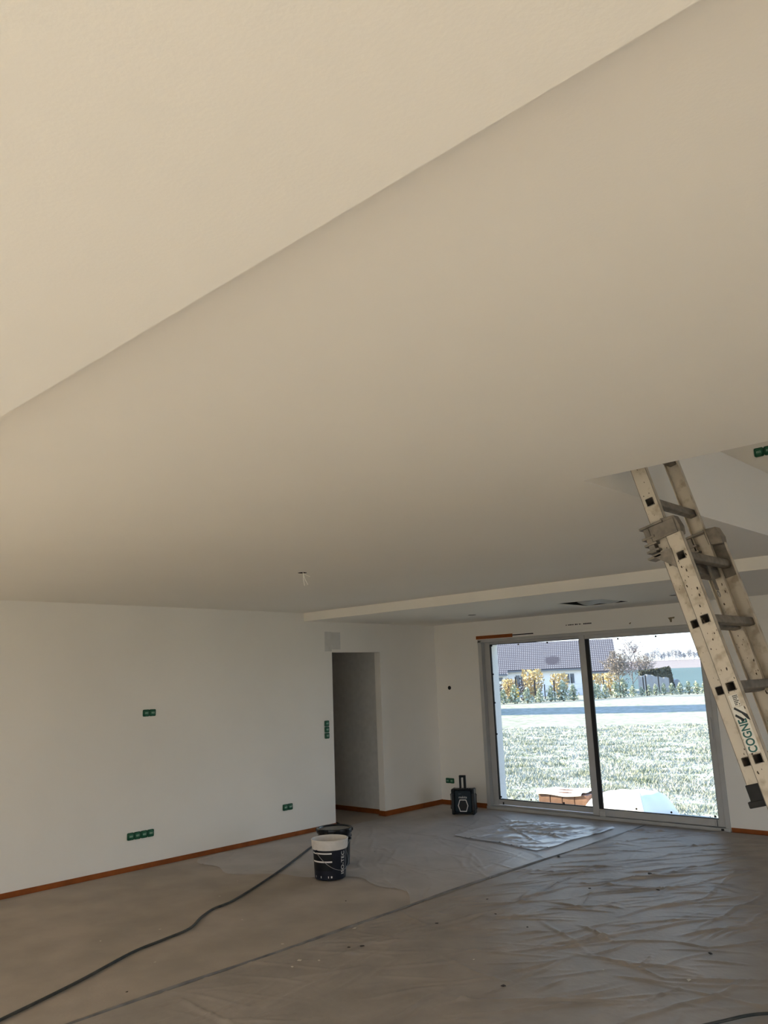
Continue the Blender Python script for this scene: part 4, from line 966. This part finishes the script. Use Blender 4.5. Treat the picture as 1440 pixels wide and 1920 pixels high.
# ------------------------------------------------------------------ builders' pile outside the door
G = -0.45
pk = tag(empty('block_pack', (-7.34, 11.35, G)), 'pack of brown clay blocks with a white cover sheet outside', 'building blocks')
for i in range(4):
    for j in range(2):
        b = MB().box(0.0, 0.205, 0, 0.27, 0, 0.25).build('block', 'brick', pk, bevel=0.006); b.location = (-0.10 + 0.215 * i, 0.0 + 0.28 * j, 0.05)
MB().box(-0.10, 0.66, 0.02, 0.10, 0, 0.05).box(-0.10, 0.66, 0.44, 0.52, 0, 0.05).build('bearer', 'bark', pk)
N = 20; vs, fs = [], []
for i in range(N + 1):
    for j in range(N + 1):
        u, v = i / N, j / N; x = -0.13 + 0.80 * u; y = -0.03 + 0.62 * v
        z = 0.308 + 0.010 * math.sin(7 * u + 3 * v) + 0.008 * math.sin(15 * v) + (0.03 * (u - 0.6) if u > 0.6 else 0) - (0.03 if v < 0.04 else 0)
        vs.append((x, y, z))
for i in range(N):
    for j in range(N): a = i * (N + 1) + j; fs.append((a, a + N + 1, a + N + 2, a + 1))
cs = link('cover_sheet', MB().add(vs, fs).mesh('cover_sheet'), 'tarp', pk, 60); md = cs.modifiers.new('s', 'SOLIDIFY'); md.thickness = 0.004
# tarpaulin over a heap
vs, fs = [], []; N = 36
for i in range(N + 1):
    for j in range(N + 1):
        u, v = i / N * 2 - 1, j / N * 2 - 1
        x = -6.02 + 0.50 * u; y = 11.55 + 0.60 * v
        pu, pv = max(0, 1 - abs(u) ** 5), max(0, 1 - abs(v) ** 4)
        z = G + 0.375 * pu ** 0.8 * pv ** 0.7 * (1 + 0.05 * u) + 0.008 * math.sin(9 * u + 2 * v) + 0.006 * math.sin(14 * v - 5 * u) + 0.01
        vs.append((x + 0.05 * math.sin(3 * v), y, z))
for i in range(N):
    for j in range(N): a = i * (N + 1) + j; fs.append((a, a + N + 1, a + N + 2, a + 1))
to = link('tarpaulin', MB().add(vs, fs).mesh('tarpaulin'), 'tarp', None, 60); md = to.modifiers.new('s', 'SOLIDIFY'); md.thickness = 0.004
tag(to, 'white tarpaulin covering a low heap outside the glass door', 'tarpaulin')
# torn white board leaning on the heap
A, B_, C_ = Vector((-5.72, 10.62, 0.028)), Vector((-5.36, 10.62, 0.062)), Vector((-5.33, 10.42, G)); Dd = Vector((-5.56, 10.42, G))
top = [A, A.lerp(B_, 0.3) + Vector((0, 0, 0.004)), A.lerp(B_, 0.55) + Vector((0, 0, -0.030)), A.lerp(B_, 0.75) + Vector((0, 0, -0.018)), A.lerp(B_, 0.85) + Vector((0, 0, 0.012)), B_]
bd = tag(MB().prism([Dd] + top + [Vector((-5.18, 10.42, G))], (0, 0, 0), (0, 0.03, 0)).build('insulation_board', 'board'), 'torn white board propped up in front of the tarpaulin', 'board')
MB().prism([(-5.15, 10.75, G + 0.012), (-4.95, 10.70, G + 0.012), (-4.75, 10.85, G + 0.012), (-5.0, 11.0, G + 0.012)], (0, 0, 0), (0, 0, 0.02)).build('board_scrap', 'board')
tag(bpy.data.objects['board_scrap'], 'flat scrap of white board lying on the grass', 'board')
